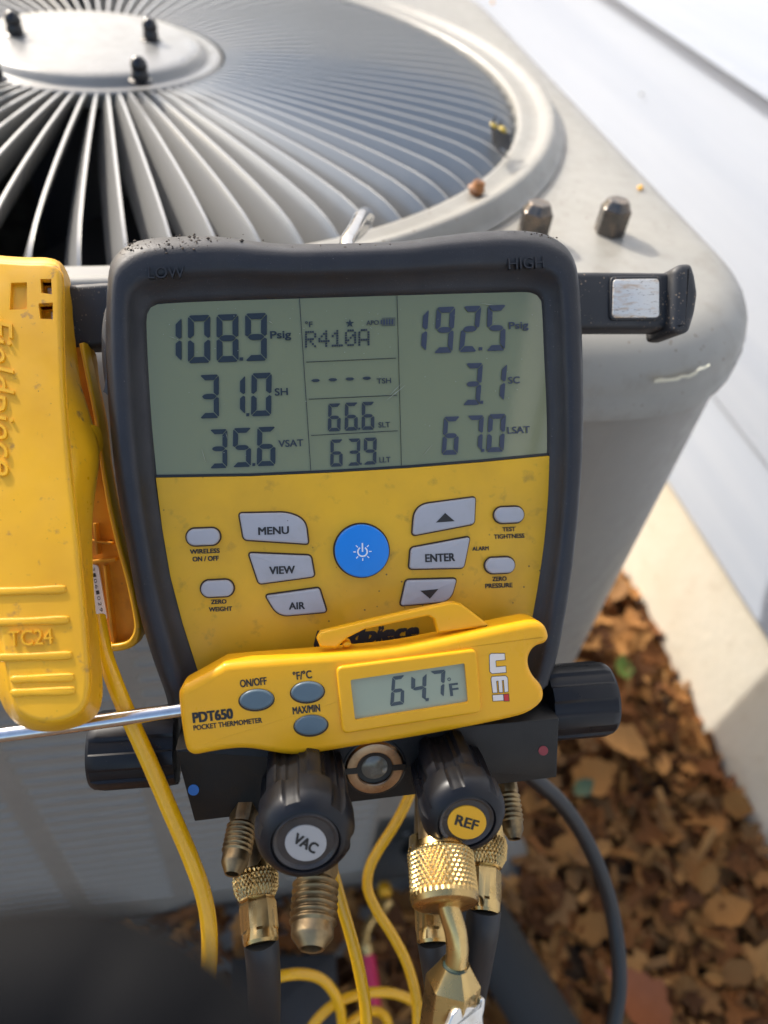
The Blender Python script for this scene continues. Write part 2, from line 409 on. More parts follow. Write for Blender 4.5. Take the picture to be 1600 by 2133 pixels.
for k in range(NF):
    o = fin0 if k == 0 else fin0.copy()
    if k: C.objects.link(o)
    o.rotation_euler = (0, 0, 2*PI*(k+.1)/NF)
HX, HY = -.088, .632
def hub(prof, name, mt): 
    return mk(name, *lathe(W(HX, HY, ZT), W(0, 0, 1), prof, 96), mt, ac, angle=50)
hubo = hub([(0.0, .0895), (.0085, .0905), (.0095, .0895), (.0098, .086), (.0095, .0815), (.0105, .0800), (.0135, .0775), (.0150, .0745), (.0155, .068), (.0158, .03), (.0158, 0.001)], 'hub_cap', m_hub)
for px, py in ((293, 168), (315, 84), (33, 72), (-12, 163)):
    q = onz(px, py, ZT+.0155)
    o = mk('cap_nut', *lathe(q, W(0, 0, 1), [(-.001, .0075), (.0005, .0075), (.0012, .0055), (.0045, .0055), (.0062, .0048), (.0068, .0052), (.0095, .0054), (.012, .0045), (.0138, .0026), (.0143, .0004)], 20), m_blackpl, hubo)
for px, py in ((1268, 484), (1108, 492)):
    q = onz(px, py, ZT)
    hexr = lambda d, r, t: r/math.cos((t % (PI/3))-PI/6)*.8660254 if d < .0150 else min(r, r/math.cos((t % (PI/3))-PI/6)*.93)
    o = mk('hex_bolt', *lathe(q, W(0, 0, 1), [(-.001, .0089), (.0145, .0089), (.0152, .0078), (.0185, .0062), (.0190, .0055), (.0191, .002)], 48, rf=hexr, u0=W(1, .35, 0)), m_bolt, ac, angle=25)
# inside
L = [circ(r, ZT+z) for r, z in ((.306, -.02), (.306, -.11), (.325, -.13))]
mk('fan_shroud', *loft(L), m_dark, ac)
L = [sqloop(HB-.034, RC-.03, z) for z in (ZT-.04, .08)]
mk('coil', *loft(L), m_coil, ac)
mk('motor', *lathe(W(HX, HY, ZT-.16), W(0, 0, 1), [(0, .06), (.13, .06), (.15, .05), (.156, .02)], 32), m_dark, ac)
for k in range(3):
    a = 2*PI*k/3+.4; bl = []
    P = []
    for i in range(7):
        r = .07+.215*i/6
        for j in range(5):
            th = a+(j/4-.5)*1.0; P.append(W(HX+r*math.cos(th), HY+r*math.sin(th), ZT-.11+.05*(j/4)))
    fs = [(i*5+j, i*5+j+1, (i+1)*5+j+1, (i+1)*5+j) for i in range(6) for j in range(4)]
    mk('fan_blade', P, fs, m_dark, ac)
# cabinet: plain corners and strips, louvre columns between them
YF = AY-HB+.003; XR = AX+HB-.003; ZB = .052; ZL0 = .105; PIT = .01755; NR = 34
ZL1 = ZL0+PIT*NR
cols = [(-.364, -.278), (-.2667, -.1812), (-.1695, -.0842), (-.0725, .0128), (.0245, .1098)]
body = MB()
def quad(x0, x1, z0, z1, y=YF): body.add([(x0, y, z0), (x1, y, z0), (x1, y, z1), (x0, y, z1)], [(0, 1, 2, 3)])
xe = [-.40]
for a, c_ in cols: xe += [a, c_]
xe += [.186]
for i in range(0, len(xe)-2, 2): quad(xe[i], xe[i+1], ZL0, ZL1)
quad(.1098, .186, .238, ZL1); quad(.1098, .112, ZL0, .238)
# the valve recess at the lower right corner
body.add([(.112, YF, ZB), (.112, YF+.085, ZB), (.112, YF+.085, .238), (.112, YF, .238)], [(0, 1, 2, 3)])
body.add([(.112, YF+.085, ZB), (.30, YF+.085, ZB), (.30, YF+.085, .238), (.112, YF+.085, .238)], [(0, 1, 2, 3)])
body.add([(.112, YF, .238), (.186, YF, .238), (.26, YF+.04, .238), (.285, YF+.085, .238), (.112, YF+.085, .238)], [(0, 1, 2, 3, 4)])
RX, RZ = .112, .238
quad(-.40, .112, ZB, ZL0); quad(-.40, .186, ZL1, ZT-.036)
arc = [(.186+(XR-.186)*math.sin(t), YF+(XR-.186)*(1-math.cos(t))) for t in np.linspace(0, PI/2, 17)]
arc = arc+[(XR, AY+HB-.1), (XR-.1, AY+HB-.003), (-.40, AY+HB-.003), (AX-HB+.003, AY+HB-.1), (AX-HB+.003, YF+.1)]
arc += [(-.40-.05*math.sin(t), YF+.1*(1-math.cos(t))) for t in np.linspace(PI/2, 0, 9)]
n = len(arc); body.add([(x, y, ZB if y > YF+.086 or x < 0 else .238) for x, y in arc]+[(x, y, ZT-.036) for x, y in arc], [(i, i+1, n+i+1, n+i) for i in range(n-1)])
body.build('cabinet', m_acbody, ac, angle=35)
L = [[W(x+(.004 if x > AX else -.004)*s, y, z) for x, y in arc] for z, s in ((.043, 1), (.056, 1), (.058, 0))]
mk('base_pan', *loft(L, True, False), m_acbody, ac)
def louvre(x0, x1):
    w2 = (x1-x0)/2; h2 = PIT/2; a = w2-.0075; ang_ = [(-PI/2+PI*k/8, 1) for k in range(9)]+[(PI/2+PI*k/8, -1) for k in range(9)]
    def stad(a, r, d0, d1): return [(sg*a+r*math.cos(t), d0+(d1-d0)*(math.sin(t)+1)/2, r*math.sin(t)) for t, sg in ang_]
    o_ = []
    for t, sg in ang_:
        c, q = math.cos(t), math.sin(t); m_ = max(abs(c), abs(q)); o_.append((sg*a+.0075*c/m_, 0, h2*q/m_))
    return loft([o_, stad(a, .0060, 0, 0), stad(a, .0056, .0006, .0010), stad(a, .0050, .0020, .0030), stad(a, .0040, .0026, .0040), stad(a, .0012, .0030, .0044)], False, True)
for ci, (a, c_) in enumerate(cols):
    vv, fs = louvre(a, c_); q = W((a+c_)/2, YF, ZL0+PIT/2)
    o0 = mk('louvre', [W(*p)+W(AX, AY, .044) for p in vv], fs, m_louv, ac, angle=50)
    for k in range(NR):
        o = o0 if k == 0 else o0.copy()
        if k: C.objects.link(o)
        o.location = (q[0]-AX, q[1]-AY, q[2]-.044+PIT*k)
# paint chip along the cap's bead
cv = []
up_ = [(1364, 791), (1376, 787), (1390, 788), (1408, 786), (1420, 781), (1436, 780), (1449, 773), (1458, 764), (1470, 762), (1478, 757)]
dn_ = [(1479, 762), (1470, 768), (1458, 771), (1451, 780), (1437, 787), (1422, 787), (1412, 793), (1392, 795), (1378, 796), (1363, 798)]
chip = []
for px, py in up_+dn_:
    d = ray(px, py); best = None
    for s_ in np.linspace(.2, .7, 1500):          # first touch on the rounded cap side
        q = CAM+d*s_; dx, dy = q[0]-AX, q[1]-AY
        if math.hypot(dx, dy) < rsq(math.atan2(dy, dx) % (2*PI), HB+.0004, RC) and ZT-.05 < q[2] < ZT-.012: best = q; break
    chip.append(best if best is not None else q)
mk('paint_chip', chip, [(i, i+1, 18-i, 19-i) for i in range(9)], m_chip, ac, smooth=False)
# ------------------------------------------------------------------ leaves and mulch
def clear_of(x, y): return not (x > WD-.01 or (-.5 < x < .31 and y > .26))
def leaf_shape(seed, lobes=True):
    r = random.Random(seed); n = 14; L_ = 1.0; v = [(0, 0, 0)]
    pts = []
    for k in range(n):
        t = k/(n-1); wd2 = .34*math.sin(PI*min(1, t*1.02+.02))**.8*(1+.0)
        if lobes: wd2 *= 1+.45*math.cos(t*PI*5)
        pts.append((t, max(wd2, .012)))
    cur = r.uniform(-.6, .9); cup = r.uniform(.2, .9); tw = r.uniform(-.5, .5)
    V = []; Fc = []
    for t, w in pts:
        x = t-.5; zc = cur*(x*x)
        for s in (-1, -.5, 0, .5, 1):
            y = s*w*r.uniform(.8, 1.15); V.append(W(x+abs(s)*.05*r.uniform(-1, 1), y, zc+cup*y*y*1.3+tw*x*y+r.uniform(-.012, .012)))
    for i in range(n-1):
        for j in range(4): Fc.append((i*5+j, i*5+j+1, (i+1)*5+j+1, (i+1)*5+j))
    return V, Fc
shapes = [leaf_shape(s, s % 3 != 0) for s in range(8)]
def rotm(rz, rx, ry): return np.array((Matrix.Rotation(rz, 3, 'Z') @ Matrix.Rotation(rx, 3, 'X') @ Matrix.Rotation(ry, 3, 'Y')))
rl = random.Random(11)
for q in range(len(m_leaf)):
    b = MB()
    for k in range(1300):
        x = rl.uniform(-.25, .66); y = rl.uniform(-.40, .80)
        if not clear_of(x, y): continue
        sc = rl.uniform(.010, .044); Vv, Fc = shapes[rl.randrange(8)]
        Rm = rotm(rl.uniform(0, 6.3), rl.gauss(0, .45), rl.gauss(0, .45)); o_ = W(x, y, rl.uniform(.004, .03)+(.03 if (x < .315 and y > .205) else 0))
        if rl.random() < .55:      # wood chip
            d = W(rl.uniform(.02, .05), 0, 0); b.box(o_, Rm@d, Rm@W(0, rl.uniform(.004, .010), 0), Rm@W(0, 0, rl.uniform(.002, .004)))
        else:
            b.add([o_+Rm@(p*sc) for p in Vv], Fc)
    o = b.build('leaf_mulch', m_leaf[q], smooth=False); tag(o, kind='stuff')
proto = {}
cnt = 0
for k in range(1500):
    if cnt >= 290: break
    x = rl.uniform(-.08, .62); y = rl.uniform(-.16, .75)
    if not clear_of(x, y): continue
    c_ = W(x, y, .02)-CAM; dz = c_@fw
    px_ = CX+F*(c_@RT)/dz; py_ = CY-F*(c_@UP)/dz
    if not (640 < px_ < 1640 and 1200 < py_ < 2180): continue
    si = rl.randrange(8); mi = rl.randrange(len(m_leaf)); key = (si, mi)
    if key not in proto:
        Vv, Fc = shapes[si]; o = mk('dead_leaf', Vv, Fc, m_leaf[mi], None, angle=180); proto[key] = o
    else:
        o = proto[key].copy(); C.objects.link(o)
    sc = rl.uniform(.022, .062); o.scale = (sc, sc*rl.uniform(.7, 1.1), sc*.7); o.rotation_euler = (rl.gauss(0, .35), rl.gauss(0, .35), rl.uniform(0, 6.3))
    o.location = (x, y, rl.uniform(.022, .042)+(.025 if (x < .33 and y > .195) else 0))
    tag(o, 'curled dry brown leaf lying among the leaf litter', 'leaf', 'dead leaves on the ground'); cnt += 1
def one_leaf(px, py, sc, mt, label, rz, si=0, z=.05, name='dead_leaf'):
    Vv, Fc = shapes[si]; o = mk(name, Vv, Fc, mt, None, angle=180); o.scale = (sc,)*3
    q = onz(px, py, z); o.location = q; o.rotation_euler = (.15, -.1, rz); tag(o, label, 'leaf'); return o
one_leaf(1335, 2085, .085, m_orange, 'broad orange brown leaf at the bottom right beside the black cable', 2.2, 3, .055)
one_leaf(1215, 1640, .032, m_green2, 'small dull green leaf scrap under the manifold block', .4, 6, .05, 'leaf_scrap')
one_leaf(1297, 1392, .040, m_green, 'bright green leaf scrap near the right side knob', 1.3, 0, .05, 'leaf_scrap')
one_leaf(1300, 1545, .075, m_leaf[6], 'pale tan leaf just below the right side knob', 2.6, 3, .05)
one_leaf(1235, 1620, .07, m_leaf[4], 'square tan leaf next to the green leaf scrap', .2, 0, .04)
# ------------------------------------------------------------------ digital manifold gauge
gauge = thing('manifold_gauge', 'digital manifold gauge with charcoal rubber boot and yellow keypad leaning on the air conditioner', 'gauge', G.w(755, 1148, 0), X=GX, Z=GN)
OUT = [(218, 560), (226, 532), (245, 508), (275, 492), (310, 485), (355, 482), (400, 480), (445, 481), (490, 486), (540, 493), (600, 498), (690, 497), (780, 495), (850, 491), (920, 481), (990, 473), (1050, 469), (1105, 470), (1150, 479), (1184, 500), (1204, 532), (1213, 575), (1218, 640), (1222, 740), (1223, 850), (1220, 950), (1213, 1050), (1203, 1150), (1190, 1250), (1174, 1340), (1160, 1395), (1146, 1422), (1120, 1445), (900, 1470), (600, 1492), (400, 1500), (352, 1490), (338, 1450), (310, 1372), (281, 1270), (259, 1150), (241, 1050), (228, 950), (219, 860), (213, 760), (212, 660)]
INN = [(304, 680), (305, 655), (312, 640), (328, 632), (450, 626), (700, 618), (900, 612), (1085, 607), (1108, 608), (1124, 616), (1131, 634), (1136, 740), (1141, 850), (1142, 950), (1139, 1040), (1131, 1130), (1118, 1220), (1102, 1310), (1085, 1400), (1065, 1448), (900, 1462), (600, 1482), (470, 1488), (442, 1470), (415, 1397), (384, 1300), (358, 1200), (341, 1100), (326, 1000), (315, 880), (308, 770)]
def polar(P, c, n=240):
    P = catmull(P, 6, True); A = []; out = []
    for i in range(len(P)): A.append((P[i], P[(i+1) % len(P)]))
    for k in range(n):
        t = 2*PI*k/n; d = W(math.cos(t), math.sin(t)); best = 0
        for a, b_ in A:
            e = b_-a; den = d[0]*e[1]-d[1]*e[0]
            if abs(den) < 1e-12: continue
            ac2 = a-c; s_ = (ac2[0]*e[1]-ac2[1]*e[0])/den; u = (ac2[0]*d[1]-ac2[1]*d[0])/den
            if s_ > 0 and -1e-6 <= u <= 1+1e-6: best = max(best, s_)
        out.append(c+d*best)
    return out
cO = W(735, 1000)
PO = polar(OUT, cO); PI_ = polar(INN, cO)
UO = [W(*G.uv(x, y, 0)) for x, y in PO]; UI = [W(*G.uv(x, y, 0)) for x, y in PI_]
prof = [(.06, -.026), (.02, -.022), (0, -.012), (0, -.008), (.012, -.0055), (.035, -.0032), (.075, -.0010), (.13, .0012), (.20, .0034), (.27, .0051), (.33, .0059), (.40, .0061), (.50, .0062), (.60, .0060), (.655, .0054), (.70, .0040), (.80, .0014), (.90, .0002), (.955, -.0004), (.975, -.0011), (1.02, -.0024)]
boot = mk('boot', *loft([[G.p(*(o_+(i_-o_)*t), h) for o_, i_ in zip(UO, UI)] for t, h in prof], True, False), m_boot, gauge, angle=60)
# crumbs of dirt stuck to the boot's upper corners
cr = MB(); rc_ = random.Random(5)
def boot_h(px, py):
    ang_ = math.atan2(py-cO[1], px-cO[0]) % (2*PI); i_ = int(ang_/(2*PI)*240) % 240
    o_, n_ = W(*UO[i_]), W(*UI[i_]); q = W(*G.uv(px, py, .002)); t = np.linalg.norm(q-o_)/np.linalg.norm(n_-o_)
    return float(np.interp(t, [p_[0] for p_ in prof[2:]], [p_[1] for p_ in prof[2:]]))
for cx_, cy_, sx, sy, nn in ((375, 508, 52, 9, 130), (280, 520, 26, 12, 40), (1120, 490, 24, 7, 90), (232, 590, 8, 14, 14), (700, 515, 220, 8, 25)):
    for k in range(nn):
        px, py = rc_.gauss(cx_, sx), rc_.gauss(cy_+(cx_-0)*0, sy)
        if cx_ == 375: py -= (px-375)*.10
        ia = int((math.atan2(py-cO[1], px-cO[0]) % (2*PI))/(2*PI)*240) % 240
        if math.hypot(px-cO[0], py-cO[1]) > np.linalg.norm(W(*PO[ia])-cO)-7: continue
        h = boot_h(px, py); r = abs(rc_.gauss(0, .00022))+.00008
        c_ = G.w(px, py, h); e1 = G.X*r*rc_.uniform(.6, 1.8); e2 = G.Y*r*rc_.uniform(.5, 1.2); e3 = G.N*r*.7
        cr.add([c_+e1, c_+e2, c_-e1, c_-e2, c_+e3, c_-e3], [(0, 1, 4), (1, 2, 4), (2, 3, 4), (3, 0, 4), (1, 0, 5), (2, 1, 5), (3, 2, 5), (0, 3, 5)])
crm = cr.build('dirt_crumbs', mat('dry_dirt', (.10, .075, .055), .9, var=(800, (.03, .024, .02), .45, .55)), gauge, smooth=False); crm['kind'] = 'stuff'
# soft side lobe of the boot on the left edge
LB = catmull([(255, 585), (224, 608), (209, 645), (203, 695), (205, 755), (213, 808), (230, 848), (256, 815), (262, 690)], 5, True)
lb = slab(G, LB, -.022, -.0022, .006, 6, 'side_grip', mat('dusty_rubber', (.085, .085, .085), .7, specks=(900, (.3, .3, .28), .25), bump=(1500, .3, .0006)), gauge, hp=-.002)
for s_, x, y, w_, a in (('LOW', 346, 567, 76, -.02), ('HIGH', 1097, 547, 74, -.05)):
    text(G, s_, x, y, w_, 24, a, .0068, m_boot, boot, .01, ext=.002, name='raised_lettering')
# screen
SC = [(326, 993), (315, 880), (308, 770), (303, 680), (304, 655), (311, 640), (328, 630), (450, 624), (700, 616), (900, 610), (1085, 605), (1110, 606), (1126, 615), (1132, 634), (1137, 740), (1142, 850), (1143, 946), (1000, 960), (850, 972), (700, 981), (520, 989)]
HS = -.0016
screen = slab(G, SC, HS-.002, HS, 0, 1, 'screen', m_lcd, gauge, hp=-.001, smooth=False)
FP = [(324, 995), (520, 992), (700, 984), (850, 975), (1000, 963), (1146, 949), (1143, 1040), (1136, 1130), (1124, 1220), (1108, 1310), (1090, 1400), (1070, 1460), (900, 1470), (600, 1490), (445, 1496), (412, 1400), (380, 1300), (354, 1200), (337, 1100)]
face = slab(G, FP, -.006, -.0004, .0004, 2, 'faceplate', m_face, gauge)
# dark lip between screen and faceplate
lip = [(323, 989), (520, 986), (700, 978), (850, 969), (1000, 957), (1144, 943), (1144, 949), (1000, 963), (850, 975), (700, 984), (520, 992), (324, 995)]
slab(G, lip, -.005, -.0009, .0003, 2, 'screen_lip', m_gap if False else m_seg2, gauge)
SEG = {'0': 'abcdef', '1': 'bc', '2': 'abged', '3': 'abgcd', '4': 'fgbc', '5': 'afgcd', '6': 'afgecd', '7': 'abc', '8': 'abcdefg', '9': 'abfgcd', '-': 'g'}
def digit(fr, ch, tl, tr, bl, br, h, parent, mt, tx=.27, ty=.125, gp=.018):
    """seven-segment digit inside a photo-pixel quadrilateral"""
    tl, tr, bl, br = W(*tl), W(*tr), W(*bl), W(*br)
    def q(u, v): return tuple((tl*(1-u)+tr*u)*(1-v)+(bl*(1-u)+br*u)*v)
    g = gp; gx_ = gp*2.1; c = .05
    mid = .5; my = ty*.5
    P = {'a': [(gx_+.07, .0), (1-gx_-.07, .0), (1-gx_-.01, .02), (1-tx+.0-gx_*.2, ty), (tx+gx_*.2, ty), (gx_+.01, .02)],
         'd': [(gx_+.07, 1.), (1-gx_-.07, 1.), (1-gx_-.01, .98), (1-tx-gx_*.2, 1-ty), (tx+gx_*.2, 1-ty), (gx_+.01, .98)],
         'g': [(.12, mid), (.22, mid-my*.75), (.36, mid-my), (.64, mid-my), (.78, mid-my*.75), (.88, mid), (.78, mid+my*.75), (.64, mid+my), (.36, mid+my), (.22, mid+my*.75)],
         'f': [(0, .055), (.03, .035), (tx, ty+g*1.6), (tx, mid-my-g*1.2), (.10, mid-g), (.0, mid-.045)],
         'e': [(0, .945), (.03, .965), (tx, 1-ty-g*1.6), (tx, mid+my+g*1.2), (.10, mid+g), (.0, mid+.045)]}
    P['b'] = [(1-u, v) for u, v in P['f']]; P['c'] = [(1-u, v) for u, v in P['e']]
    return flat(fr, [[q(u, v) for u, v in P[s_]] for s_ in SEG[ch]], h, 'digit', mt, parent)
def box4(x0, y0, x1, y1, sl=0.0, slant=0.0):
    """quad from a box, baseline slope sl, horizontal slant between top and bottom"""
    w_ = x1-x0
    return ((x0+slant, y0+0), (x1+slant, y0+sl*w_), (x0-slant, y1), (x1-slant, y1+sl*w_))
HD = HS+.0005
def L1(x, y): return (330+x/5, 620+y/5)
def row(conv, items, parent, mt, h, fr=G, sl=-.035, **k):
    for ch, x0, y0, x1, y1, dx in items:
        if ch == '.':
            P = [conv(x0, y0), conv(x1, y0-1), conv(x1-2, y1-1), conv(x0-2, y1)]; flat(fr, [P], h, 'decimal_point', mt, parent); continue
        w_ = x1-x0
        digit(fr, ch, conv(x0+dx, y0), conv(x1+dx, y0+sl*w_), conv(x0-dx, y1), conv(x1-dx, y1+sl*w_), h, parent, mt, **k)
row(L1, [('1', 12, 212, 242, 676, 0), ('0', 308, 186, 540, 684, 0), ('8', 606, 177, 834, 674, -1), ('.', 845, 622, 884, 656, 0), ('9', 904, 165, 1130, 662, 1),
         ('3', 430, 806, 630, 1260, -1), ('1', 705, 810, 904, 1228, 0), ('.', 916, 1203, 948, 1236, 0), ('0', 968, 787, 1178, 1236, 3),
         ('3', 535, 1374, 717, 1780, 0), ('5', 776, 1360, 966, 1768, 3), ('.', 980, 1724, 1010, 1755, 0), ('6', 1028, 1349, 1220, 1756, 3)], screen, m_seg, HD)
def R1(x, y): return (850+x/5.333, 600+y/5.333)
m_segr = mat('lcd_segment_sheen', (.045, .054, .080), .3, spec=.5)  # right-hand segments paler and bluer: the screen's sky reflection put into their colour
row(R1, [('1', 0, 238, 216, 715, 17), ('9', 303, 212, 510, 724, 17), ('2', 592, 202, 790, 712, 26), ('.', 788, 657, 828, 692, 0), ('5', 878, 192, 1085, 700, 8),
         ('3', 626, 836, 816, 1302, 18), ('.', 804, 1252, 837, 1286, 0), ('1', 890, 842, 1084, 1262, 20),
         ('6', 388, 1430, 566, 1855, 14), ('7', 650, 1418, 832, 1822, 12), ('.', 816, 1787, 850, 1820, 0), ('0', 884, 1402, 1076, 1824, 14)], screen, m_segr, HD)
m_segc = mat('lcd_segment_half_sheen', (.030, .038, .044), .3, spec=.5)  # middle step of the same reflection painted into the segment colour
def C1(x, y): return (600+x/5.333, 600+y/5.333)
row(C1, [('6', 446, 1284, 586, 1594, 3), ('6', 632, 1274, 776, 1586, 2), ('.', 783, 1552, 804, 1573, 0), ('6', 820, 1266, 960, 1577, 2),
         ('6', 472, 1684, 608, 1986, 2), ('3', 666, 1674, 802, 1976, 3), ('.', 800, 1942, 821, 1964, 0), ('9', 842, 1664, 984, 1964, 3)], screen, m_segc, HD)
def T(conv, sc, s_, x, y, w_, h_, mt, ang=-.045, bold=.03, par=screen, fr=G, h=HD, **k):
    cx_, cy_ = conv(x, y); text(fr, s_, cx_, cy_, w_/sc, h_/sc, ang, h, mt, par, bold, **k)
T(L1, 5, 'Psig', 1274, 396, 220, 104, m_seg); T(L1, 5, 'SH', 1280, 980, 138, 78, m_seg); T(L1, 5, 'VSAT', 1380, 1516, 262, 74, m_segc)
T(R1, 5.333, 'Psig', 1230, 424, 220, 104, m_segr); T(R1, 5.333, 'SC', 1178, 1022, 132, 78, m_segr); T(R1, 5.333, 'LSAT', 1230, 1576, 252, 78, m_segr)
T(C1, 5.333, '\u00b0F', 232, 402, 84, 68, m_segc); T(C1, 5.333, 'APO', 940, 384, 140, 52, m_segc)
T(C1, 5.333, 'TSH', 1066, 1030, 160, 60, m_segc); T(C1, 5.333, 'SLT', 1070, 1518, 132, 60, m_segc); T(C1, 5.333, 'LLT', 1078, 1907, 126, 60, m_segc)
st = []
for k in range(10):
    r = 50 if k % 2 == 0 else 20; t = -PI/2+k*PI/5; st.append(C1(688+r*math.cos(t), 392+r*math.sin(t)))
flat(G, [st], HD, 'star', m_seg, screen)
bt = []
def rc(x0, y0, x1, y1, s_=-.03): return [C1(x0, y0), C1(x1, y0+s_*(x1-x0)), C1(x1, y1+s_*(x1-x0)), C1(x0, y1)]
for a in ((1045, 333, 1188, 337), (1045, 416, 1188, 420), (1045, 333, 1049, 420), (1184, 333, 1188, 416), (1030, 355, 1042, 400), (1058, 346, 1078, 408), (1090, 345, 1108, 407), (1120, 344, 1138, 406), (1150, 343, 1172, 405)): bt.append(rc(*a))
flat(G, bt, HD, 'battery_icon', m_segr, screen)
FONT = {'R': ['11110', '10001', '10001', '11110', '10100', '10010', '10001'], '4': ['00010', '00110', '01010', '10010', '11111', '00010', '00010'], '1': ['00100', '01100', '10100', '00100', '00100', '00100', '11111'], '0': ['01110', '10001', '10011', '10101', '11001', '10001', '01110'], 'A': ['01110', '10001', '10001', '10001', '11111', '10001', '10001']}
for ci, ch in enumerate('R410A'):
    sq = []
    for j, rw in enumerate(FONT[ch]):
        for i, b_ in enumerate(rw):
            if b_ == '1':
                x = 190+ci*148+i*25.5; y = 478-ci*5.4+j*27-i*.9; sq.append([C1(x, y), C1(x+22, y-.5), C1(x+22, y+21), C1(x, y+22)])
    flat(G, sq, HD, 'dot_matrix_character', m_segc, screen)
dash = []
for x, y in ((307, 1027), (498, 1018), (687, 1010), (876, 1001)):
    dash.append([C1(x+50*u, y+17*v_) for u, v_ in ((-1, 0), (-.6, -.85), (-.2, -1), (.2, -1), (.6, -.95), (1, -.1), (.6, .8), (.2, 1), (-.2, 1), (-.6, .9))])
flat(G, dash, HD, 'dashes', m_segc, screen)
ln = []
for (x0, y0, x1, y1, t) in ((203, 822, 1200, 778, 3.6), (230, 1235, 1210, 1190, 3.6), (257, 1638, 1220, 1585, 3.6)): ln.append([C1(x0, y0-t), C1(x1, y1-t), C1(x1, y1+t), C1(x0, y0+t)])
for (x0, y0, x1, y1, t) in ((126, 90, 255, 2045, 3.4), (1212, 78, 1262, 1988, 2.8)): ln.append([C1(x0-t, y0), C1(x0+t, y0), C1(x1+t, y1), C1(x1-t, y1)])
flat(G, ln, HD, 'divider_lines', m_seg2, screen)
m_scr = mat('scratch', (.30, .31, .22), .4)
def scr(x0, y0, x1, y1, t): 
    d = nrm(W(x1-x0, y1-y0)); n_ = W(-d[1], d[0])*t; a_, b_ = W(x0, y0), W(x1, y1); mid = (a_+b_)/2
    return [tuple(a_), tuple(mid+n_), tuple(b_), tuple(mid-n_)]
flat(G, [scr(804, 835, 846, 801, .9), scr(809, 826, 838, 797, .6), scr(420, 935, 428, 962, .7), scr(560, 668, 568, 674, .8), scr(1000, 632, 1034, 636, .6), scr(880, 950, 902, 925, .6), scr(352, 700, 368, 706, .5), scr(470, 900, 474, 915, .5)], HD+.0002, 'screen_scratches', m_scr, screen)
md_ = random.Random(9); dots = []
for k in range(60):
    px = md_.uniform(330, 1120); py = 640+abs(md_.gauss(0, 1))*90 if k % 2 else md_.uniform(640, 960); r_0 = md_.uniform(.5, 1.1)
    if py < 950: dots.append([(px-r_0, py), (px, py-r_0), (px+r_0, py), (px, py+r_0)])
flat(G, dots, HD+.0003, 'screen_dust', m_scr, screen)['kind'] = 'stuff'
# keypad
def K1(x, y): return (320+x/3.2, 950+y/3.2)
def K2(x, y): return (720+x/3.2, 950+y/3.2)
def pill(cx_, cy_, w_, h_, a=-.04):
    P = []; r = h_/2
    for k in range(24):
        t = -PI/2+PI*k/11.5 if k < 12 else PI/2+PI*(k-12)/11.5
        x = (w_/2-r)*(1 if k < 12 else -1)+r*math.cos(t); y = r*math.sin(t); P.append((cx_+x*math.cos(a)-y*math.sin(a), cy_+x*math.sin(a)+y*math.cos(a)))
    return P
def button(P, mt=None, name='button', top=.0017):
    cxy = sum(W(*p) for p in P)/len(P)
    o = slab(G, P, -.001, top, .0006, 4, name, mt or m_btn, gauge)
    gp = inset([W(*G.uv(x, y, top)) for x, y in P], -.00055)
    n = len(gp); v = [G.p(g[0], g[1], -.0001) for g in gp]
    mk('button_gap', v, [tuple(range(n))], m_gap, o, smooth=False); return o
B1 = button(rounded([K1(*p) for p in ((570, 384), (900, 378), (1012, 430), (1031, 586), (601, 558))], [6, 45, 50, 6, 8], 8))
B2 = button(rounded([K1(*p) for p in ((634, 650), (1048, 667), (1072, 804), (702, 854))], 7))
B3 = button(rounded([K1(*p) for p in ((748, 934), (1104, 884), (1153, 1042), (830, 1071))], [6, 6, 7, 40], 8))
B4 = button(rounded([K2(*p) for p in ((466, 330), (868, 276), (861, 452), (450, 530))], [44, 6, 8, 8], 8))
B5 = button(rounded([K2(*p) for p in ((440, 616), (832, 542), (790, 747), (428, 754))], 7))
B6 = button(rounded([K2(*p) for p in ((408, 831), (742, 822), (702, 970), (370, 1000))], [7, 7, 30, 7], 8))
for q in ((328, 540, 222, 110), (422, 886, 216, 108)): button(pill(*K1(q[0], q[1]), q[2]/3.2, q[3]/3.2))
for q in ((1096, 393, 194, 104), (1035, 731, 194, 102)): button(pill(*K2(q[0], q[1]), q[2]/3.2, q[3]/3.2))
BP = button(ellipse(754.5, 1148, 56.5, 55, 0, 64), m_blue, 'power_button', .0026)
hb = .00183
def TK(conv, s_, x, y, w_, h_, par, h, ang=-.04, bold=.05, mt=None, **k): T(conv, 3.2, s_, x, y, w_, h_, mt or m_ink, ang, bold, par, G, h, **k)
TK(K1, 'MENU', 800, 497, 206, 52, B1, hb); TK(K1, 'VIEW', 857, 760, 172, 52, B2, hb); TK(K1, 'AIR', 955, 998, 108, 48, B3, hb); TK(K2, 'ENTER', 630, 677, 200, 54, B5, hb)
flat(G, [[K2(603, 443), K2(664, 379), K2(728, 434)]], hb, 'arrow', m_ink, B4); flat(G, [[K2(499, 898), K2(619, 886), K2(562, 951)]], hb, 'arrow', m_ink, B6)
hf = -.00022
for a in (('WIRELESS', 341, 634, 200, 31), ('ON / OFF', 347, 684, 176, 33), ('ZERO', 434, 971, 104, 30), ('WEIGHT', 446, 1020, 156, 30)): TK(K1, a[0], *a[1:], face, hf)
for a in (('TEST', 1089, 487, 88, 29), ('TIGHTNESS', 1091, 534, 204, 30), ('ALARM', 900, 616, 110, 27), ('ZERO', 1026, 818, 96, 30), ('PRESSURE', 1022, 863, 182, 31)): TK(K2, a[0], *a[1:], face, hf)
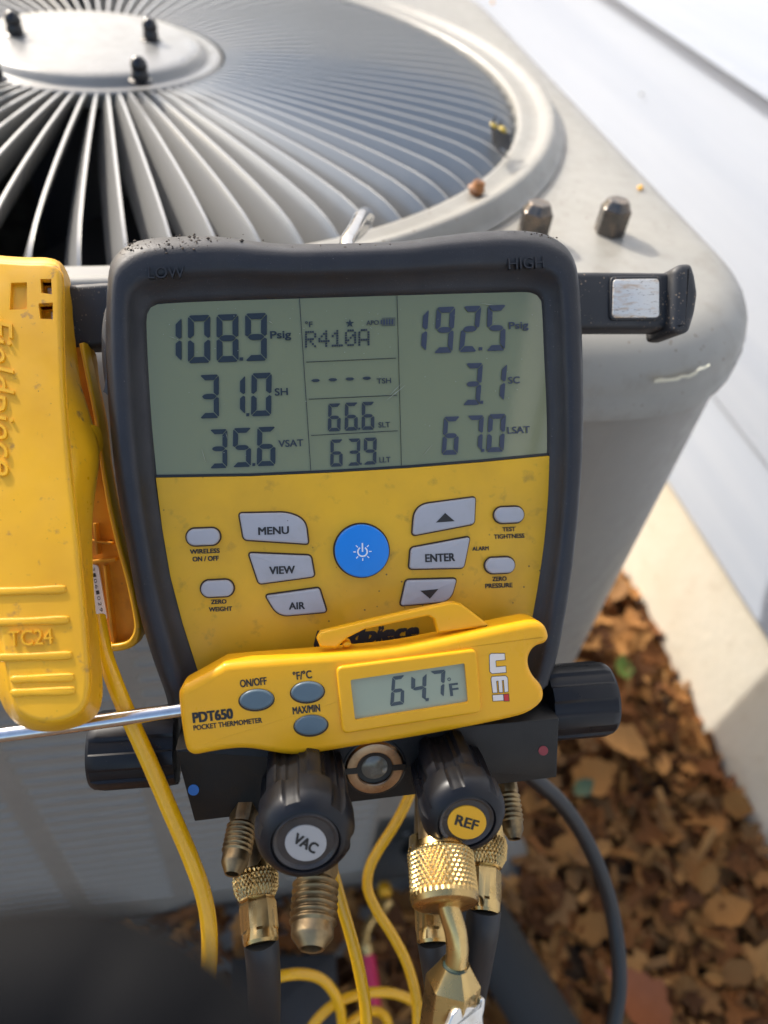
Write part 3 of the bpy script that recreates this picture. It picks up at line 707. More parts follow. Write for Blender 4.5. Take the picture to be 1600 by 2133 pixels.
def ring_polys(cx_, cy_, r0, r1, t0, t1, n=20):
    out = []
    for k in range(n):
        a, b_ = t0+(t1-t0)*k/n, t0+(t1-t0)*(k+1)/n
        out.append([(cx_+r0*math.cos(a), cy_+r0*math.sin(a)), (cx_+r1*math.cos(a), cy_+r1*math.sin(a)), (cx_+r1*math.cos(b_), cy_+r1*math.sin(b_)), (cx_+r0*math.cos(b_), cy_+r0*math.sin(b_))])
    return out
ic = ring_polys(755.3, 1149.2, 8.2, 11.2, -PI/2+.55, 1.5*PI-.55)
ic.append([(753.4, 1131.5), (756.6, 1131.5), (756.9, 1149.5), (753.7, 1149.5)])
for k in range(1, 8):
    t = -PI/2+k*PI/4-.03; c_, s_ = math.cos(t), math.sin(t); ic.append([(755.3+c_*r-s_*w_, 1149.2+s_*r+c_*w_) for r, w_ in ((13.6, -1), (19, -1), (19, 1), (13.6, 1))])
flat(G, ic, .00272, 'power_icon', m_white, BP)
text(G, 'Fieldpiece', 763, 1327, 222, 44, -.085, hf, m_ink, face, .07, .28)
# hanger bar with magnets and hook
HBAR = -.020
bar = slab(G, [(95, 594), (215, 586), (1225, 564), (1412, 566), (1416, 684), (1225, 684), (215, 722), (95, 724)], HBAR-.012, HBAR, .0025, 4, 'hanger_bar', m_bar, gauge)
slab(G, rounded([(1404, 560), (1420, 547), (1444, 546), (1452, 570), (1458, 610), (1452, 650), (1440, 690), (1420, 695), (1400, 692), (1398, 676)], 9), HBAR-.016, HBAR+.0045, .003, 4, 'bar_end', m_bar, gauge)
slab(G, rounded([(1272, 575), (1379, 574), (1379, 666), (1270, 667)], 12), HBAR-.002, HBAR+.0011, .0006, 3, 'magnet_bezel', m_bar, gauge)
mag = slab(G, rounded([(1278, 581), (1374, 580), (1374, 661), (1276, 662)], 9), HBAR-.002, HBAR+.0016, .0004, 2, 'magnet_plate', m_mag, gauge)
mk('hook', *tube([at(735, 560, .262), at(722, 510, .275), at(737, 478, .292), at(752, 450, .312), at(763, 446, .326), at(766, 455, .338), at(752, 478, .345), at(735, 492, .348)], .0028, n=14), m_steel, gauge)
# manifold block
BLK = [(365, 1562), (1165, 1497), (1160, 1620), (405, 1712)]
block = slab(M, rounded(BLK, 3, 2), -.024, 0, .0006, 2, 'manifold_block', m_block, gauge)
for (x, y, r, mt) in ((403, 1646, 11.5, m_bluedot), (1132, 1564, 10, m_reddot)):
    slab(M, ellipse(x, y, r, r*.98), -.0004, .0002, 0, 1, 'colour_dot', mt, block, smooth=False)
# sight glass
U = M.uv(781, 1602, .0012); cS = M.p(*U, 0)
sg = mk('sight_glass_ring', *lathe(cS, MN, [(-.004, .0102), (.0004, .0102), (.0012, .0096), (.0013, .0092), (.0013, .0066), (.0010, .0062), (-.003, .0060)], 64, cap=False), m_copper, block, angle=30)
mk('sight_glass', *lathe(cS, MN, [(-.004, .0066), (-.0009, .0065), (-.0002, .0058), (.0005, .0040), (.0008, .002), (.00085, .0001)], 48), m_glass, block)
for s_ in (-1, 1):
    nb = MB(); e = M.X*s_; nb.box(cS+e*.0060-M.Y*.0011-M.N*.001, e*.0046, M.Y*.0022, M.N*.00245); nb.build('spanner_slot', m_seg2, sg, smooth=False)
mk('sight_seat', *lathe(cS, MN, [(-.003, .0108), (.0002, .0110), (.0004, .0104), (.0003, .010)], 48), m_seg2, block)
# knobs
def lobed(n, dep, d1, width=.34):
    def f(d, r, t):
        if d > d1: return r
        q = (t*n/(2*PI)) % 1.0; k = max(0, min(1, (abs(q-.5)-.5+width/2)/.05+1)) if abs(q-.5) > .5-width/2-.05 else 0
        return r-dep*min(1, k)
    return f
def knob(px, py, Lk, R, label, lm, ang, fs, ph=0):
    u, v_ = M.uv(px, py, Lk); A = M.p(u, v_, .0)
    s_ = R/.0128; P = [(0, .0108), (.001, .0120), (.006, .0123), (Lk*.58, .0123), (Lk*.62, .0125), (Lk*.66, .0129), (Lk*.72, .0131), (Lk*.84, .0130), (Lk*.90, .0126), (Lk*.955, .0115), (Lk*.985, .0102), (Lk, .0093), (Lk, .0089), (Lk-.0016, .0086)]
    P = [(d, r*s_) for d, r in P]
    fl = lobed(6, .0016, Lk*.645, .62); f2 = lobed(6, .0009, Lk*.95, .26)
    o = mk('valve_knob', *lathe(A, M.N, P, 168, rf=lambda d, r, t: f2(d, fl(d, r, t+ph), t+ph), u0=M.X), m_knob, block, angle=32)
    mk('knob_ring', *lathe(A, M.N, [(Lk-.0018, .0087*s_), (Lk-.0006, .0085*s_), (Lk-.0003, .0081*s_), (Lk-.0005, .0076*s_), (Lk-.0009, .0072*s_), (Lk-.0009, .003)], 64), m_ring, o)
    slab(M, ellipse(px, py, fs, fs*.86, 0, 56), Lk-.0014, Lk-.0005, .0001, 1, 'knob_label', lm, o)
    text(M, label, px, py, fs*1.22, fs*.54, ang, Lk-.00040, m_ink, o, .05)
    return o
k1 = knob(637, 1757, .037, .0147, 'VAC', m_lab, .50, 43.5, .26)
k2 = knob(973, 1714, .033, .0131, 'REF', m_laby, .28, 40.5, .30)
def sideknob(a, b_, h, R, seed):
    A = M.w(*a, h); D = M.w(*b_, h)-A; Lk = np.linalg.norm(D)
    P = [(0, .6*R), (.0005, .97*R), (.004, R), (Lk-.004, R), (Lk-.0015, .95*R), (Lk-.0004, .90*R), (Lk, .78*R), (Lk, .01*R)]
    f = lobed(8, .0009, Lk-.0018, .42)
    return mk('side_knob', *lathe(A, D, P, 160, rf=lambda d, r, t: f(d, r, t+seed), u0=M.N), m_knob, block, angle=30)
sideknob((374, 1552), (194, 1564), -.0165, .0136, .15)
sideknob((1130, 1464), (1267, 1453), -.0165, .0138, .33)
# brass ports under the block
def axis(a, b_): A, D = at(*a), at(*b_); return A, D-A, np.linalg.norm(D-A)
def flare(a, b_, R, f0, f1, mt, parent, nth=7, body=.86, name='flare_port', hexbody=True):
    """male flare: hex body to f0, threads to f1, collar and cone to the tip (fractions of the length)"""
    A, D, Lx = axis(a, b_); P = [(0, R*.80), (Lx*f0*.9, R*body), (Lx*f0, R*.80)]
    t0, t1 = Lx*(f0+.01), Lx*f1; s_ = (t1-t0)/nth
    for k in range(nth):
        d = t0+k*s_; P += [(d+s_*.08, R*.885), (d+s_*.42, R), (d+s_*.58, R), (d+s_*.92, R*.885)]
    Lr = Lx-t1
    P += [(t1+Lr*.06, R*.88), (t1+Lr*.42, R*.88), (t1+Lr*.50, R*.86), (Lx, R*.50), (Lx-.0002, R*.40), (Lx-.006, R*.38), (Lx-.0061, .0001)]
    hx = (lambda d, r, t: r/max(math.cos((t % (PI/3))-PI/6), .866)*.95 if d < Lx*f0*.95 else r) if hexbody else None
    return mk(name, *lathe(A, D, P, 60, rf=hx), mt, parent, angle=28)
flare((523, 1622, .2647), (484, 1822, .240), .0050, .50, .80, m_tarn, block, 6)
mk('port_neck', *tube([at(535, 1640, .280), at(528, 1790, .264), at(530, 1812, .262)], .0052, n=24), m_tarn, block)
flare((668, 1675, .2558), (649, 1978, .222), .0073, .56, .86, m_tarn, block, 6)
mk('port_neck', *tube([at(895, 1640, .285), at(893, 1790, .272)], .0056, n=24), m_tarn, block)
mk('port_neck', *tube([at(1000, 1600, .305), at(1010, 1750, .283)], .0056, n=24), m_tarn, block)
flare((1050, 1590, .288), (1072, 1748, .270), .0043, .42, .80, m_tarn, block, 6)
mk('port_neck', *tube([at(905, 1640, .255), at(915, 1785, .233)], .0062, n=24), m_tarn, block)
# ------------------------------------------------------------------ hoses with knurled brass nuts
def knurl(A, D, P, nk, d0, d1, dep, mt, parent, n=None, name='knurled_nut'):
    """turned nut whose band between d0 and d1 is cut into diamonds"""
    n = nk*6; Q = []
    for i in range(len(P)-1):
        (da, ra), (db, rb) = P[i], P[i+1]
        k = max(1, int(round((db-da)/.00033))) if da >= d0-1e-9 and db <= d1+1e-9 else 1
        for j in range(k): Q.append((da+(db-da)*j/k, ra+(rb-ra)*j/k))
    Q.append(P[-1]); Rm = max(r for d, r in P); pit = 2*PI*Rm/nk
    def f(d, r, t):
        if d < d0 or d > d1: return r
        a = t*nk/(2*PI); z = d/pit*.62
        u = abs(((a+z) % 1)-.5)*2; v_ = abs(((a-z) % 1)-.5)*2
        e = min(1, min(d-d0, d1-d)/.0006+.15)
        return r-dep*(max(u, v_)**1.0)*e
    return mk(name, *lathe(A, D, Q, n, rf=f), mt, parent, angle=25)
def hexf(d0): return lambda d, r, t: r/max(math.cos((t % (PI/3))-PI/6), .866)*.93 if d < d0 else r
def hose_end(label, a, b_, nutR, nutL, ferR, ferL, hose_pts, hoseR, nm='refrigerant_hose', ball=True):
    A, D, Lx = axis(a, b_); root = thing(nm, label, 'hose', A)
    d = nrm(D); n0 = nutL
    P = [(0, nutR*.62), (.0004, nutR*.86), (.0036, nutR*.88), (.0040, nutR*.90), (.0045, nutR*.93), (n0*.45, nutR), (n0*.75, nutR*.95), (n0*.97, nutR*.74), (n0, nutR*.66), (n0+.0003, nutR*.4)]
    knurl(A, D, P, 34, .0044, n0*.97, .00062, m_brass, root)
    B = A+d*n0; P = [(-.002, ferR*.8), (.0002, ferR*.95), (.0012, ferR), (ferL-.0045, ferR*1.0), (ferL-.0035, ferR*1.02), (ferL-.001, ferR*1.0), (ferL, ferR*.92), (ferL, ferR*.7)]
    mk('ferrule', *lathe(B, D, P, 60, rf=hexf(ferL-.004)), m_brass, root, angle=22)
    E_ = B+d*(ferL-.002)
    mk('hose_tube', *tube([E_]+[at(*p) for p in hose_pts], hoseR, n=24), m_hose, root); return root
hose_end('black refrigerant hose with knurled brass end left of the VAC knob', (529, 1792, .266), (543, 1958, .250), .0082, .0135, .0059, .0135, [(547, 1990, .252), (550, 2060, .262), (550, 2160, .285), (545, 2330, .34)], .0058)
hose_end('black refrigerant hose with brass end partly hidden behind the brass ball valve', (893, 1742, .275), (905, 1962, .253), .0084, .0155, .0059, .0195, [(912, 2000, .255), (922, 2080, .27), (930, 2200, .31)], .0060)
hose_end('black refrigerant hose with knurled brass end right of the REF knob', (1012, 1722, .285), (1008, 1900, .266), .0084, .0150, .0058, .0150, [(1003, 1940, .268), (988, 2030, .285), (970, 2140, .32), (955, 2230, .35)], .0061)
# ball valve on the front port
A, D, Lx = axis((916, 1758, .2365), (928, 1892, .2240))
bv = thing('ball_valve', 'brass ball valve with knurled nut, bent tube and steel lever under the REF knob', 'valve', A)
P = [(0, .0070), (.0002, .0088), (.0022, .0092), (.0028, .0100), (.0032, .0104), (Lx*.80, .0106), (Lx*.86, .0104), (Lx*.95, .0098), (Lx*.995, .0080), (Lx, .0060), (Lx, .002)]
P = [(d*1.0, r) for d, r in P]
knurl(A, D, P, 40, .0030, Lx*.82, .00075, m_brass, bv)
mk('bent_tube', *tube([at(929, 1865, .2265), at(938, 1902, .2255), at(949, 1940, .2250), at(953, 1977, .2252), at(950, 2008, .2258), at(946, 2030, .2266)], .0034, n=28), m_brass, bv)
mk('o_ring', *lathe(at(949, 2006, .2260), at(944, 2040, .2262)-at(949, 2006, .2260), [(0, .0035), (.0004, .0042), (.0009, .0042), (.0012, .0035)], 36), mat('green_rubber', (.02, .04, .03), .5), bv)
A, D, Lx = axis((949, 2004, .2262), (926, 2190, .2305))
P = [(0, .0030), (.0002, .0042), (.0062, .0084), (.030, .0086), (Lx, .0086)]
hx = lambda d, r, t: min(r, .0074/max(math.cos((t % (PI/3))-PI/6), .866))
mk('valve_body', *lathe(A, D, P, 72, rf=hx, u0=nrm(GX+.35*GN)), m_brass, bv, angle=18)
FV = Frame(at(960, 2090, .2195), GX, nrm(GN+.35*GX))
H_ = [(620, 1979), (650, 1900), (700, 1845), (740, 1826), (890, 1832), (912, 1815), (925, 1750), (945, 1738), (968, 1748), (960, 1850), (946, 1900), (950, 1979), (960, 2100), (560, 2100)]
slab(FV, rounded([(800+x/4.571, 1700+y/4.571) for x, y in H_], 4, 4), -.0016, 0, .0005, 3, 'lever', m_zinc, bv)
# ------------------------------------------------------------------ pocket thermometer
def Q1(x, y): return (340+x*.6, 1240+y*.6)
HT = .0195
th = thing('pocket_thermometer', 'bright yellow pocket thermometer with small screen lying across the gauge', 'thermometer', G.w(755, 1440, .012), X=GX, Z=GN)
TB = [(60, 345), (62, 322), (75, 303), (100, 288), (140, 266), (200, 233), (235, 221), (400, 207), (600, 192), (800, 172), (1000, 133), (1140, 102), (1230, 84), (1262, 79), (1290, 82), (1312, 98), (1322, 118), (1325, 140), (1312, 158), (1285, 168), (1267, 185), (1257, 212), (1260, 242), (1275, 272), (1296, 296), (1307, 318), (1308, 345), (1292, 370), (1255, 396), (1200, 414), (1050, 446), (850, 483), (650, 515), (530, 535), (480, 541), (430, 540), (380, 532), (320, 522), (270, 519), (215, 524), (160, 533), (120, 540), (98, 534), (85, 518), (76, 480), (66, 410)]
body_t = slab(G, catmull([Q1(*p) for p in TB], 4, True), .0070, HT, .0028, 6, 'case', m_therm, th, hp=.0145)
CU = [(533, 152), (546, 129), (620, 111), (700, 92), (850, 58), (945, 38), (985, 29), (1012, 26), (1040, 34), (1085, 67), (1133, 104)]
CD = [(545, 181), (602, 184), (638, 150), (700, 119), (850, 87), (922, 72), (942, 84), (954, 132), (1000, 126), (1060, 118), (1133, 110)]
def clip_mesh():
    bm = bmesh.new(); lay = []
    for h in (.0155, .0118):
        lay.append([[bm.verts.new(G.w(*Q1(*p), h if h > .013 else .0118) if h > .013 else G.w(*Q1(*p), .0155)-G.N*.0037) for p in row_] for row_ in (CU, CD)])
    n = len(CU); (tu, td), (bu, bd) = lay
    for k in range(n-1):
        bm.faces.new((tu[k], tu[k+1], td[k+1], td[k])); bm.faces.new((bu[k], bd[k], bd[k+1], bu[k+1]))
        bm.faces.new((tu[k], bu[k], bu[k+1], tu[k+1])); bm.faces.new((td[k], td[k+1], bd[k+1], bd[k]))
    bm.faces.new((tu[0], td[0], bd[0], bu[0])); bm.faces.new((tu[-1], bu[-1], bd[-1], td[-1]))
    rimset = set(zip(tu, tu[1:])) | set(zip(td, td[1:])) | {(tu[0], td[0]), (tu[-1], td[-1])}
    ed = [e for e in bm.edges if tuple(e.verts) in rimset or tuple(e.verts)[::-1] in rimset]
    bmesh.ops.recalc_face_normals(bm, faces=bm.faces)
    bmesh.ops.bevel(bm, geom=ed, offset=.0008, segments=3, affect='EDGES', profile=.5)
    bm.verts.index_update(); V = [tuple(v.co) for v in bm.verts]; Fs = [tuple(v.index for v in f.verts) for f in bm.faces]; bm.free()
    return V, Fs
mk('pocket_clip', *clip_mesh(), m_therm, th, angle=35)
slab(G, [Q1(*p) for p in ellipse(638, 172, 16, 10, -.1, 20)], .009, .0150, .001, 3, 'clip_bump', m_therm, th)
fr_o = rounded([Q1(*p) for p in ((600, 250), (1088, 187), (1108, 408), (622, 484))], 14, 6)
bez = slab(G, fr_o, HT-.002, HT+.0014, .0009, 4, 'screen_frame', m_therm, th)
cut = slab(G, rounded([Q1(*p) for p in ((650, 293), (1046, 235), (1059, 371), (666, 433))], 4, 3), HT-.0035, HT+.004, 0, 1, 'cut', None, None, smooth=False, hp=HT+.001)
boolean(bez, [cut])
bez.data.polygons.foreach_set('use_smooth', [True]*len(bez.data.polygons)); bez.data.set_sharp_from_angle(angle=math.radians(40))
lc2 = slab(G, [Q1(*p) for p in ((645, 288), (1051, 230), (1064, 375), (661, 438))], HT-.0034, HT+.0002, 0, 1, 'small_screen', m_lcd2, th, smooth=False)
def L2(x, y): return Q1(x, y)
hl = HT+.00034
m_segt = mat('small_lcd_segment', (.06, .075, .08), .4)
for ch, q in (('6', ((796, 283), (838, 277), (788, 386), (836, 378))), ('4', ((862, 280), (915, 270), (860, 376), (912, 366))), ('7', ((928, 264), (980, 258), (932, 362), (974, 354)))):
    digit(G, ch, *[L2(*p) for p in q], hl, lc2, m_segt, tx=.26, ty=.12, gp=.015)
flat(G, [[L2(912, 358), L2(923, 357), L2(922, 367), L2(911, 368)]], hl, 'decimal_point', m_segt, lc2)
text(G, 'F', *L2(1010, 327), 19, 26, -.13, hl, m_segt, lc2, .03)
flat(G, ring_polys(*L2(993, 292), 2.2, 3.6, 0, 2*PI, 12), hl, 'degree_sign', m_segt, lc2)
for x, y, rx, ry in ((324, 364, 60, 36), (501, 337, 58, 36), (513, 453, 58, 35)):
    cx_, cy_ = Q1(x, y)
    o = slab(G, ellipse(cx_, cy_, rx*.6, ry*.6, -.09, 44), HT-.001, HT+.0011, .0008, 4, 'thermometer_button', m_tbtn, th)
    gp = ellipse(cx_, cy_, rx*.6+2, ry*.6+2, -.09, 44); mk('button_gap', [G.w(px, py, HT+.00012) for px, py in gp], [tuple(range(44))], m_gap, o, smooth=False)
ht_ = HT+.00014; a_t = -.115
for s_, x, y, w_, h_, bo in (('ON/OFF', 313, 302, 94, 27, .035), ('\u00b0F/\u00b0C', 483, 277, 66, 30, .035), ('MAX/MIN', 497, 396, 96, 26, .035), ('PDT650', 172, 418, 142, 37, .065), ('POCKET THERMOMETER', 224, 447, 240, 18, .04)):
    cx_, cy_ = Q1(x, y); text(G, s_, cx_, cy_, w_*.6, h_*.6, a_t, ht_, m_ink, body_t, bo)
# logo on the thermometer: white letters with dark outline and a red dot
def V1(x, y): return (1000+x/2.2867, 1200+y/2.2867)
m_lw = mat('pale_print', (.80, .70, .62), .5); m_red2 = mat('red_print', (.62, .03, .03), .5)
UU = [(46, 378), (54, 370), (117, 370), (119, 398), (76, 402), (74, 406), (76, 434), (122, 430), (124, 458), (58, 464), (48, 455)]
EE = [(58, 480), (122, 476), (131, 485), (134, 550), (118, 552), (114, 495), (104, 497), (108, 553), (92, 554), (88, 498), (77, 500), (82, 555), (62, 556), (54, 490)]
II = [(61, 568), (110, 565), (112, 592), (63, 595)]; DD = [(114, 565), (136, 563), (138, 594), (117, 595)]
def grow(P, d): return [tuple(p) for p in inset(P, -d)]
flat(G, [[V1(*p) for p in grow(q, 2.6)] for q in (UU, EE, II, DD)], ht_, 'logo_outline', m_ink, body_t)
flat(G, [[V1(*p) for p in q] for q in (UU, EE, II)], ht_+.0001, 'logo_letters', m_lw, body_t)
flat(G, [[V1(*p) for p in DD]], ht_+.0001, 'logo_dot', m_red2, body_t)
pr = mk('probe', *tube([G.w(388, 1477, .0145), G.w(200, 1504, .0145), G.w(0, 1531, .0145), G.w(-260, 1567, .0145)], .00235, n=24, sub=4), m_steel, th)
# ------------------------------------------------------------------ yellow pipe clamp
p0, p1, p2 = G.w(60, 550, -.006), G.w(200, 550, -.006), G.w(100, 1520, .036)
KN = np.cross(p1-p0, p0-p2); KN = KN if KN@GN > 0 else -KN
K = Frame(p0, p1-p0, KN)
clamp = thing('pipe_clamp', 'yellow spring pipe clamp with scuffed jaws hanging on the gauge bar at left', 'clamp', p0, X=K.X, Z=K.N)
JA = [(-170, 545), (60, 543), (105, 544), (130, 552), (143, 575), (146, 610), (148, 650), (155, 710), (166, 790), (190, 870), (206, 930), (206, 965), (192, 1060), (189, 1140), (193, 1240), (202, 1330), (209, 1400), (211, 1440), (206, 1475), (190, 1500), (155, 1516), (112, 1524), (74, 1522), (42, 1510), (20, 1490), (5, 1462), (-8, 1410), (-40, 1200), (-100, 900), (-170, 700)]
RID = [(-165, 552), (60, 550), (100, 551), (122, 560), (130, 590), (131, 700), (137, 850), (150, 1000), (164, 1130), (176, 1260), (186, 1380), (187, 1430), (178, 1470), (150, 1496), (110, 1506), (75, 1503), (48, 1490), (30, 1465), (18, 1420), (-25, 1200), (-85, 900), (-155, 700)]
cK = W(50, 1040)
QA = [W(*K.uv(x, y, -.015)) for x, y in polar(JA, cK, 360)]; QF = [W(*K.uv(x, y, 0)) for x, y in polar([(x+4, y) for x, y in RID], cK, 360)]
L = [[K.p(*(a+(b_-a)*t), h) for a, b_ in zip(QA, QF)] for t, h in ((.10, -.0165), (0, -.0150), (.05, -.0125), (.35, -.0070), (.68, -.0026), (.86, -.0008), (1.0, 0))]
jaw = mk('jaw', *loft(L, True, True), m_clamp, clamp, angle=45)
plate = slab(K, catmull(RID, 4, True), -.002, .0022, .0016, 5, 'jaw_face', m_clamp, clamp, hp=.001)
# windows moulded through the face
cs = []
for q in (((23, 589), (56, 588), (56, 644), (20, 645)), ((84, 581), (107, 581), (108, 613), (86, 610)), ((80, 632), (110, 630), (110, 665), (84, 664))):
    cs.append(slab(K, q, .0006 if not cs else -.0036, .01, 0, 1, 'cut', None, None, smooth=False, hp=.0022))
cc = []
for c_ in cs: q = c_.copy(); q.data = c_.data.copy(); C.objects.link(q); cc.append(q)
boolean(jaw, cs); boolean(plate, cc)
for o in (jaw, plate): o.data.polygons.foreach_set('use_smooth', [True]*len(o.data.polygons)); o.data.set_sharp_from_angle(angle=math.radians(40))
for q in (((88, 583), (106, 582), (107, 611), (89, 609)), ((95, 634), (109, 633), (110, 664), (97, 664))):
    slab(K, q, -.0060, -.0022, .0008, 3, 'contact', m_mag, clamp, hp=.0022)
for y, x1 in ((1228, 134), (1292, 140), (1366, 146), (1412, 150), (1440, 152)):
    slab(K, catmull([(-20 if y < 1400 else 22, y-3), (60, y-6), (x1-8, y-10), (x1+3, y-4), (x1-6, y+8), (60, y+10), (-16 if y < 1400 else 26, y+12)], 4, True), .001, .0028, .0006, 3, 'grip_rib', m_clamp, clamp)
text(K, 'TC24', 63, 1328, 92, 32, -.06, .0030, m_clamp, clamp, .0, ext=.0012, name='raised_lettering')
text(K, 'Fieldpiece', -6, 826, 330, 70, PI/2-.03, .0029, m_clamp, clamp, .015, .25, ext=.0012, name='raised_lettering')
KB = Frame(G.w(200, 1100, -.016), GX, nrm(GN-.12*GX))
RJ = [(100, 700), (170, 715), (185, 790), (203, 880), (212, 960), (228, 1050), (246, 1130), (268, 1210), (284, 1285), (288, 1315), (280, 1338), (262, 1350), (232, 1355), (150, 1356), (100, 1200)]
rj = slab(KB, catmull(RJ, 4, True), -.010, -.005, .001, 3, 'rear_jaw', m_clampin, clamp, hp=0)
rim = [(163, 715), (178, 790), (196, 880), (206, 960), (221, 1050), (239, 1130), (261, 1210), (276, 1282), (278, 1312), (270, 1330), (256, 1339), (226, 1343), (150, 1344)]
rimo = [(173, 712), (188, 790), (206, 880), (216, 960), (232, 1050), (250, 1130), (272, 1210), (288, 1285), (291, 1317), (283, 1341), (264, 1353), (232, 1358), (150, 1359)]
slab(KB, catmull(rimo, 4)+catmull(rim, 4)[::-1], -.006, 0, .0008, 3, 'jaw_rim', m_clamp, clamp)
for q in (((185, 1124), (232, 1130), (232, 1135), (185, 1129)), ((185, 1168), (240, 1162), (240, 1169), (185, 1175)), ((193, 1090), (199, 1090), (204, 1155), (198, 1155)), ((214, 1178), (220, 1178), (238, 1340), (232, 1341))):
    slab(KB, q, -.006, -.0015, .0003, 2, 'jaw_rib', m_clampin, clamp)
stk = slab(KB, rounded([(182, 1175), (204, 1177), (224, 1290), (202, 1293)], 7), -.0052, -.0042, 0, 1, 'serial_sticker', m_sticker, clamp, smooth=False)
for i, ch in enumerate('210610292'):
    t = i/8; text(KB, ch, 194+19*t, 1186+96*t, 8.0, 6.5, 1.35, -.0041, m_ink, stk, .0)
rv = Frame(at(196, 915, .2535), nrm(GN*.8-GX*.1), nrm(GX*.85+GN*.5))
mk('pivot_cap', *lathe(at(190, 916, .2505), nrm(GX*.9+GN*.45), [(-.003, .0052), (0, .0052), (.0010, .0050), (.0013, .0044), (.0014, .001)], 36), m_clamp, clamp)
mk('pivot_pin', *lathe(at(205, 936, .2640), nrm(GX*.9+GN*.3), [(-.004, .0044), (.0004, .0044), (.001, .0036), (.001, .001)], 28), m_blackpl, clamp)
# ------------------------------------------------------------------ cables
def cable(name, label, pts, r, mt, cat='cable', group=None, n=18):
    fn = G.w if abs(pts[0][2]) < .02 else at
    return tag(mk(name, *tube([fn(*p) for p in pts], r, n=n), mt, None, angle=80), label, cat, group)
cable('clamp_cable', 'yellow clamp cable running down over the left side knob', [(203, 1285, -.004), (216, 1355, .002), (238, 1420, .0075), (270, 1497, .0098), (312, 1590, .0105), (355, 1690, .0115), (396, 1785, .0125), (424, 1865, .014), (436, 1940, .015), (434, 2030, .016), (420, 2120, .017), (395, 2230, .018)], .0027, m_ycab)
cable('sensor_cable', 'yellow cable falling straight down beside the big VAC flare port', [(668, 1740, .285), (692, 1815, .287), (712, 1885, .288), (735, 1965, .290), (752, 2040, .292), (762, 2110, .294), (764, 2230, .298)], .0024, m_ycab)
cable('sensor_cable', 'yellow cable with an S bend hanging below the sight glass', [(880, 1590, .335), (848, 1668, .338), (822, 1718, .34), (790, 1768, .342), (770, 1808, .343), (766, 1850, .344), (784, 1895, .345), (816, 1945, .346), (844, 1998, .347), (862, 2055, .348), (869, 2110, .349), (868, 2230, .35)], .0024, m_ycab)
cable('looped_cable', 'yellow cable loop curving over at the bottom left of the flare port', [(560, 2042, .40), (592, 2032, .40), (632, 2029, .405), (670, 2040, .41), (698, 2072, .415), (711, 2115, .42), (710, 2170, .425), (690, 2260, .43)], .0028, m_ycab)
cable('looped_cable', 'yellow cable arching behind the two hanging yellow cables at the bottom', [(630, 2180, .42), (656, 2130, .425), (700, 2090, .43), (755, 2070, .435), (812, 2068, .44), (858, 2084, .445), (895, 2112, .45), (940, 2170, .455)], .0028, m_ycab)
cable('looped_cable', 'short yellow cable arc at the bottom edge below the red sleeve', [(700, 2190, .42), (722, 2140, .43), (760, 2110, .44), (790, 2108, .45), (808, 2130, .455), (812, 2180, .46)], .0028, m_ycab)
cable('black_cable', 'thin black cable curving down over the leaves right of the manifold', [(1085, 1600, .36), (1125, 1632, .37), (1168, 1672, .38), (1212, 1735, .39), (1248, 1810, .395), (1274, 1895, .40), (1288, 1985, .40), (1290, 2060, .40), (1280, 2130, .40), (1260, 2230, .40)], .0040, m_bcab)
cable('foam_pipe', 'thick black foam insulated pipe slanting down at the bottom right', [(880, 1740, .80), (985, 1890, .79), (1050, 1995, .77), (1105, 2085, .75), (1160, 2175, .73), (1220, 2280, .71)], .0295, m_foam, 'pipe', n=28)
cable('near_dark_object', 'thick blurred black cable right in front of the lens at the bottom left', [(-300, 2130, .056), (-120, 2100, .053), (20, 2085, .051), (140, 2086, .050), (225, 2112, .050), (300, 2155, .049), (372, 2215, .049), (430, 2290, .048), (480, 2390, .048)], .0060, mat('charcoal_matte', (.005, .0052, .006), .8, spec=.1), n=24)  # dark object close to the lens, not identified, built as a thick cable
# red sleeved hose end and caps on the ground under the cables
he = thing('hose_end', 'magenta sleeved brass hose end behind the yellow cables', 'hose', at(780, 2000, .74))
mk('brass_elbow', *tube([at(800, 1898, .775), at(780, 1912, .765), at(764, 1940, .755), at(762, 1975, .745), at(768, 2000, .74)], .0048, n=16), m_brass, he)
mk('brass_collar', *lathe(at(764, 1966, .746), at(769, 1996, .74)-at(764, 1966, .746), [(0, .004), (.001, .0062), (.008, .0062), (.010, .0048)], 24), m_brass, he)
mk('sleeve', *tube([at(768, 1990, .742), at(775, 2040, .732), at(781, 2100, .722)], .0064, n=20), m_red, he)
mk('core_fitting', *lathe(at(795, 1895, .778), at(812, 1875, .785)-at(795, 1895, .778), [(0, .004), (.001, .007), (.011, .007), (.013, .004)], 20), m_brass, he)
def knobcap(px, py, d, r, mt, label, nm):
    A = at(px, py, d); o = mk(nm, *lathe(A-GN*.01, GN, [(0, r*.7), (.001, r), (.011, r), (.014, r*.8), (.015, r*.2)], 28), mt); return tag(o, label, 'cap')
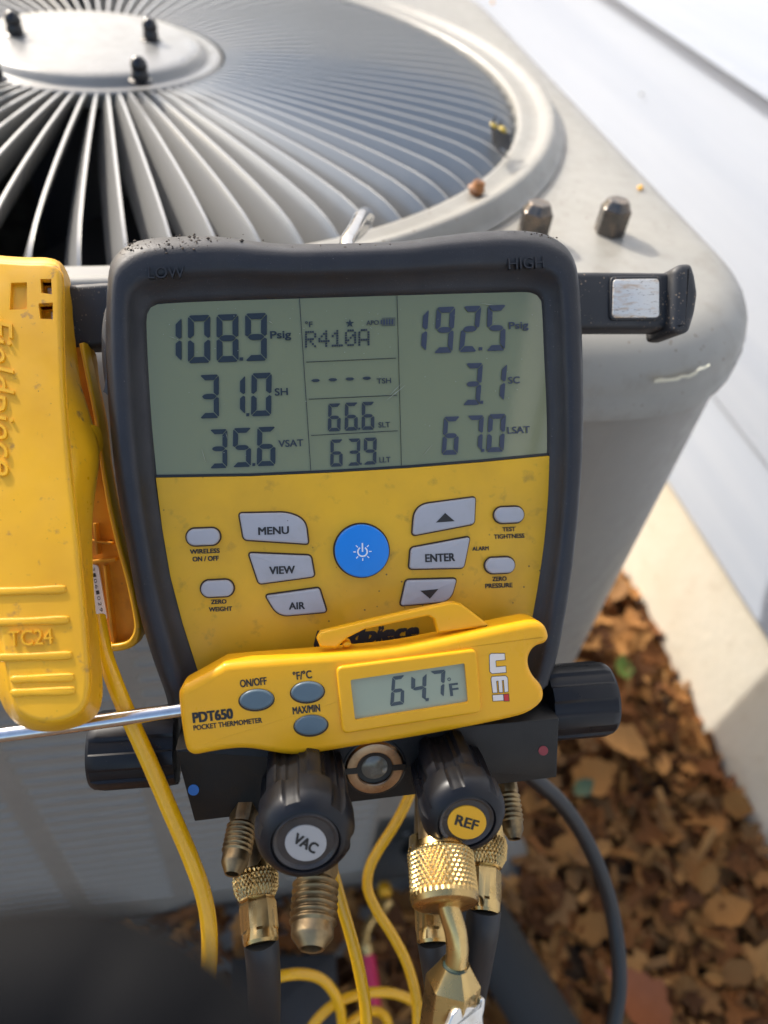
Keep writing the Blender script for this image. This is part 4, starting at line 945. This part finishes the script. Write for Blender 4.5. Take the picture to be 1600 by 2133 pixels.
knobcap(845, 1724, .83, .0078, mat('white_plastic', (.62, .62, .60), .4), 'small round white cap blurred beside the S bend cable', 'white_cap')
knobcap(803, 1858, .79, .0068, m_laby, 'small round yellow cap between the two hanging yellow cables', 'yellow_cap')
bx = MB(); o_ = onz(600, 2010, .10); bx = slab(Frame(W(o_[0], o_[1], .10), W(.98, -.16, 0), W(0, 0, 1)), rounded([(480, 1995), (700, 1982), (712, 2190), (470, 2200)], 8), -.095, 0, .003, 3, 'black_case', m_hose, None)
tag(bx, 'low black case in the shade behind the bottom yellow loop', 'case')
# bits caught on the fan grille
q = onz(992, 398, ZT+.006)
tag(mk('seed_husk', *lathe(q, W(.15, -.1, 1), [(-.002, .003), (.001, .0052), (.0025, .0040), (.0045, .0034), (.006, .0030), (.0064, .001)], 14, rf=lambda d, r, t: r*(1+.12*math.cos(3*t+d*300))), m_seed, angle=30), 'amber seed husk sitting on the grille ring', 'seed husk')
for px, py, lab in ((1333, 394, 'tiny orange crumb on the cabinet top behind the right hex bolt'), (1026, 6, 'tiny orange crumb on the cabinet top at the upper picture edge')):
    q = onz(px, py, ZT); tag(mk('orange_crumb', *lathe(q, W(.2, .1, 1), [(-.001, .0012), (.0008, .0026), (.002, .0018), (.0026, .0005)], 9, rf=lambda d, r, t: r*(1+.3*math.cos(2*t+1))), m_laby), lab, 'crumb')
lb_ = thing('leaf_bit', 'crumpled dark leaf bit with yellow edges caught at the right end of the fins', 'leaf', onz(1030, 290, ZT+.01))
Vv, Fc = shapes[2]; q = onz(1030, 292, ZT+.014)
mk('leaf_blade', [q+rotm(.6, .9, .3)@(p*.032) for p in Vv], Fc, m_dark if False else mat('dark_leaf', (.05, .045, .04), .6), lb_, angle=180)
for px, py in ((1027, 266), (1045, 274)):
    q = onz(px, py, ZT+.022); mk('yellow_tip', *lathe(q, W(.3, 0, 1), [(0, .0015), (.0012, .0034), (.0026, .0022), (.003, .0005)], 12, rf=lambda d, r, t: r*(1+.25*math.cos(2*t))), mat('mustard', (.42, .30, .03), .5), lb_)
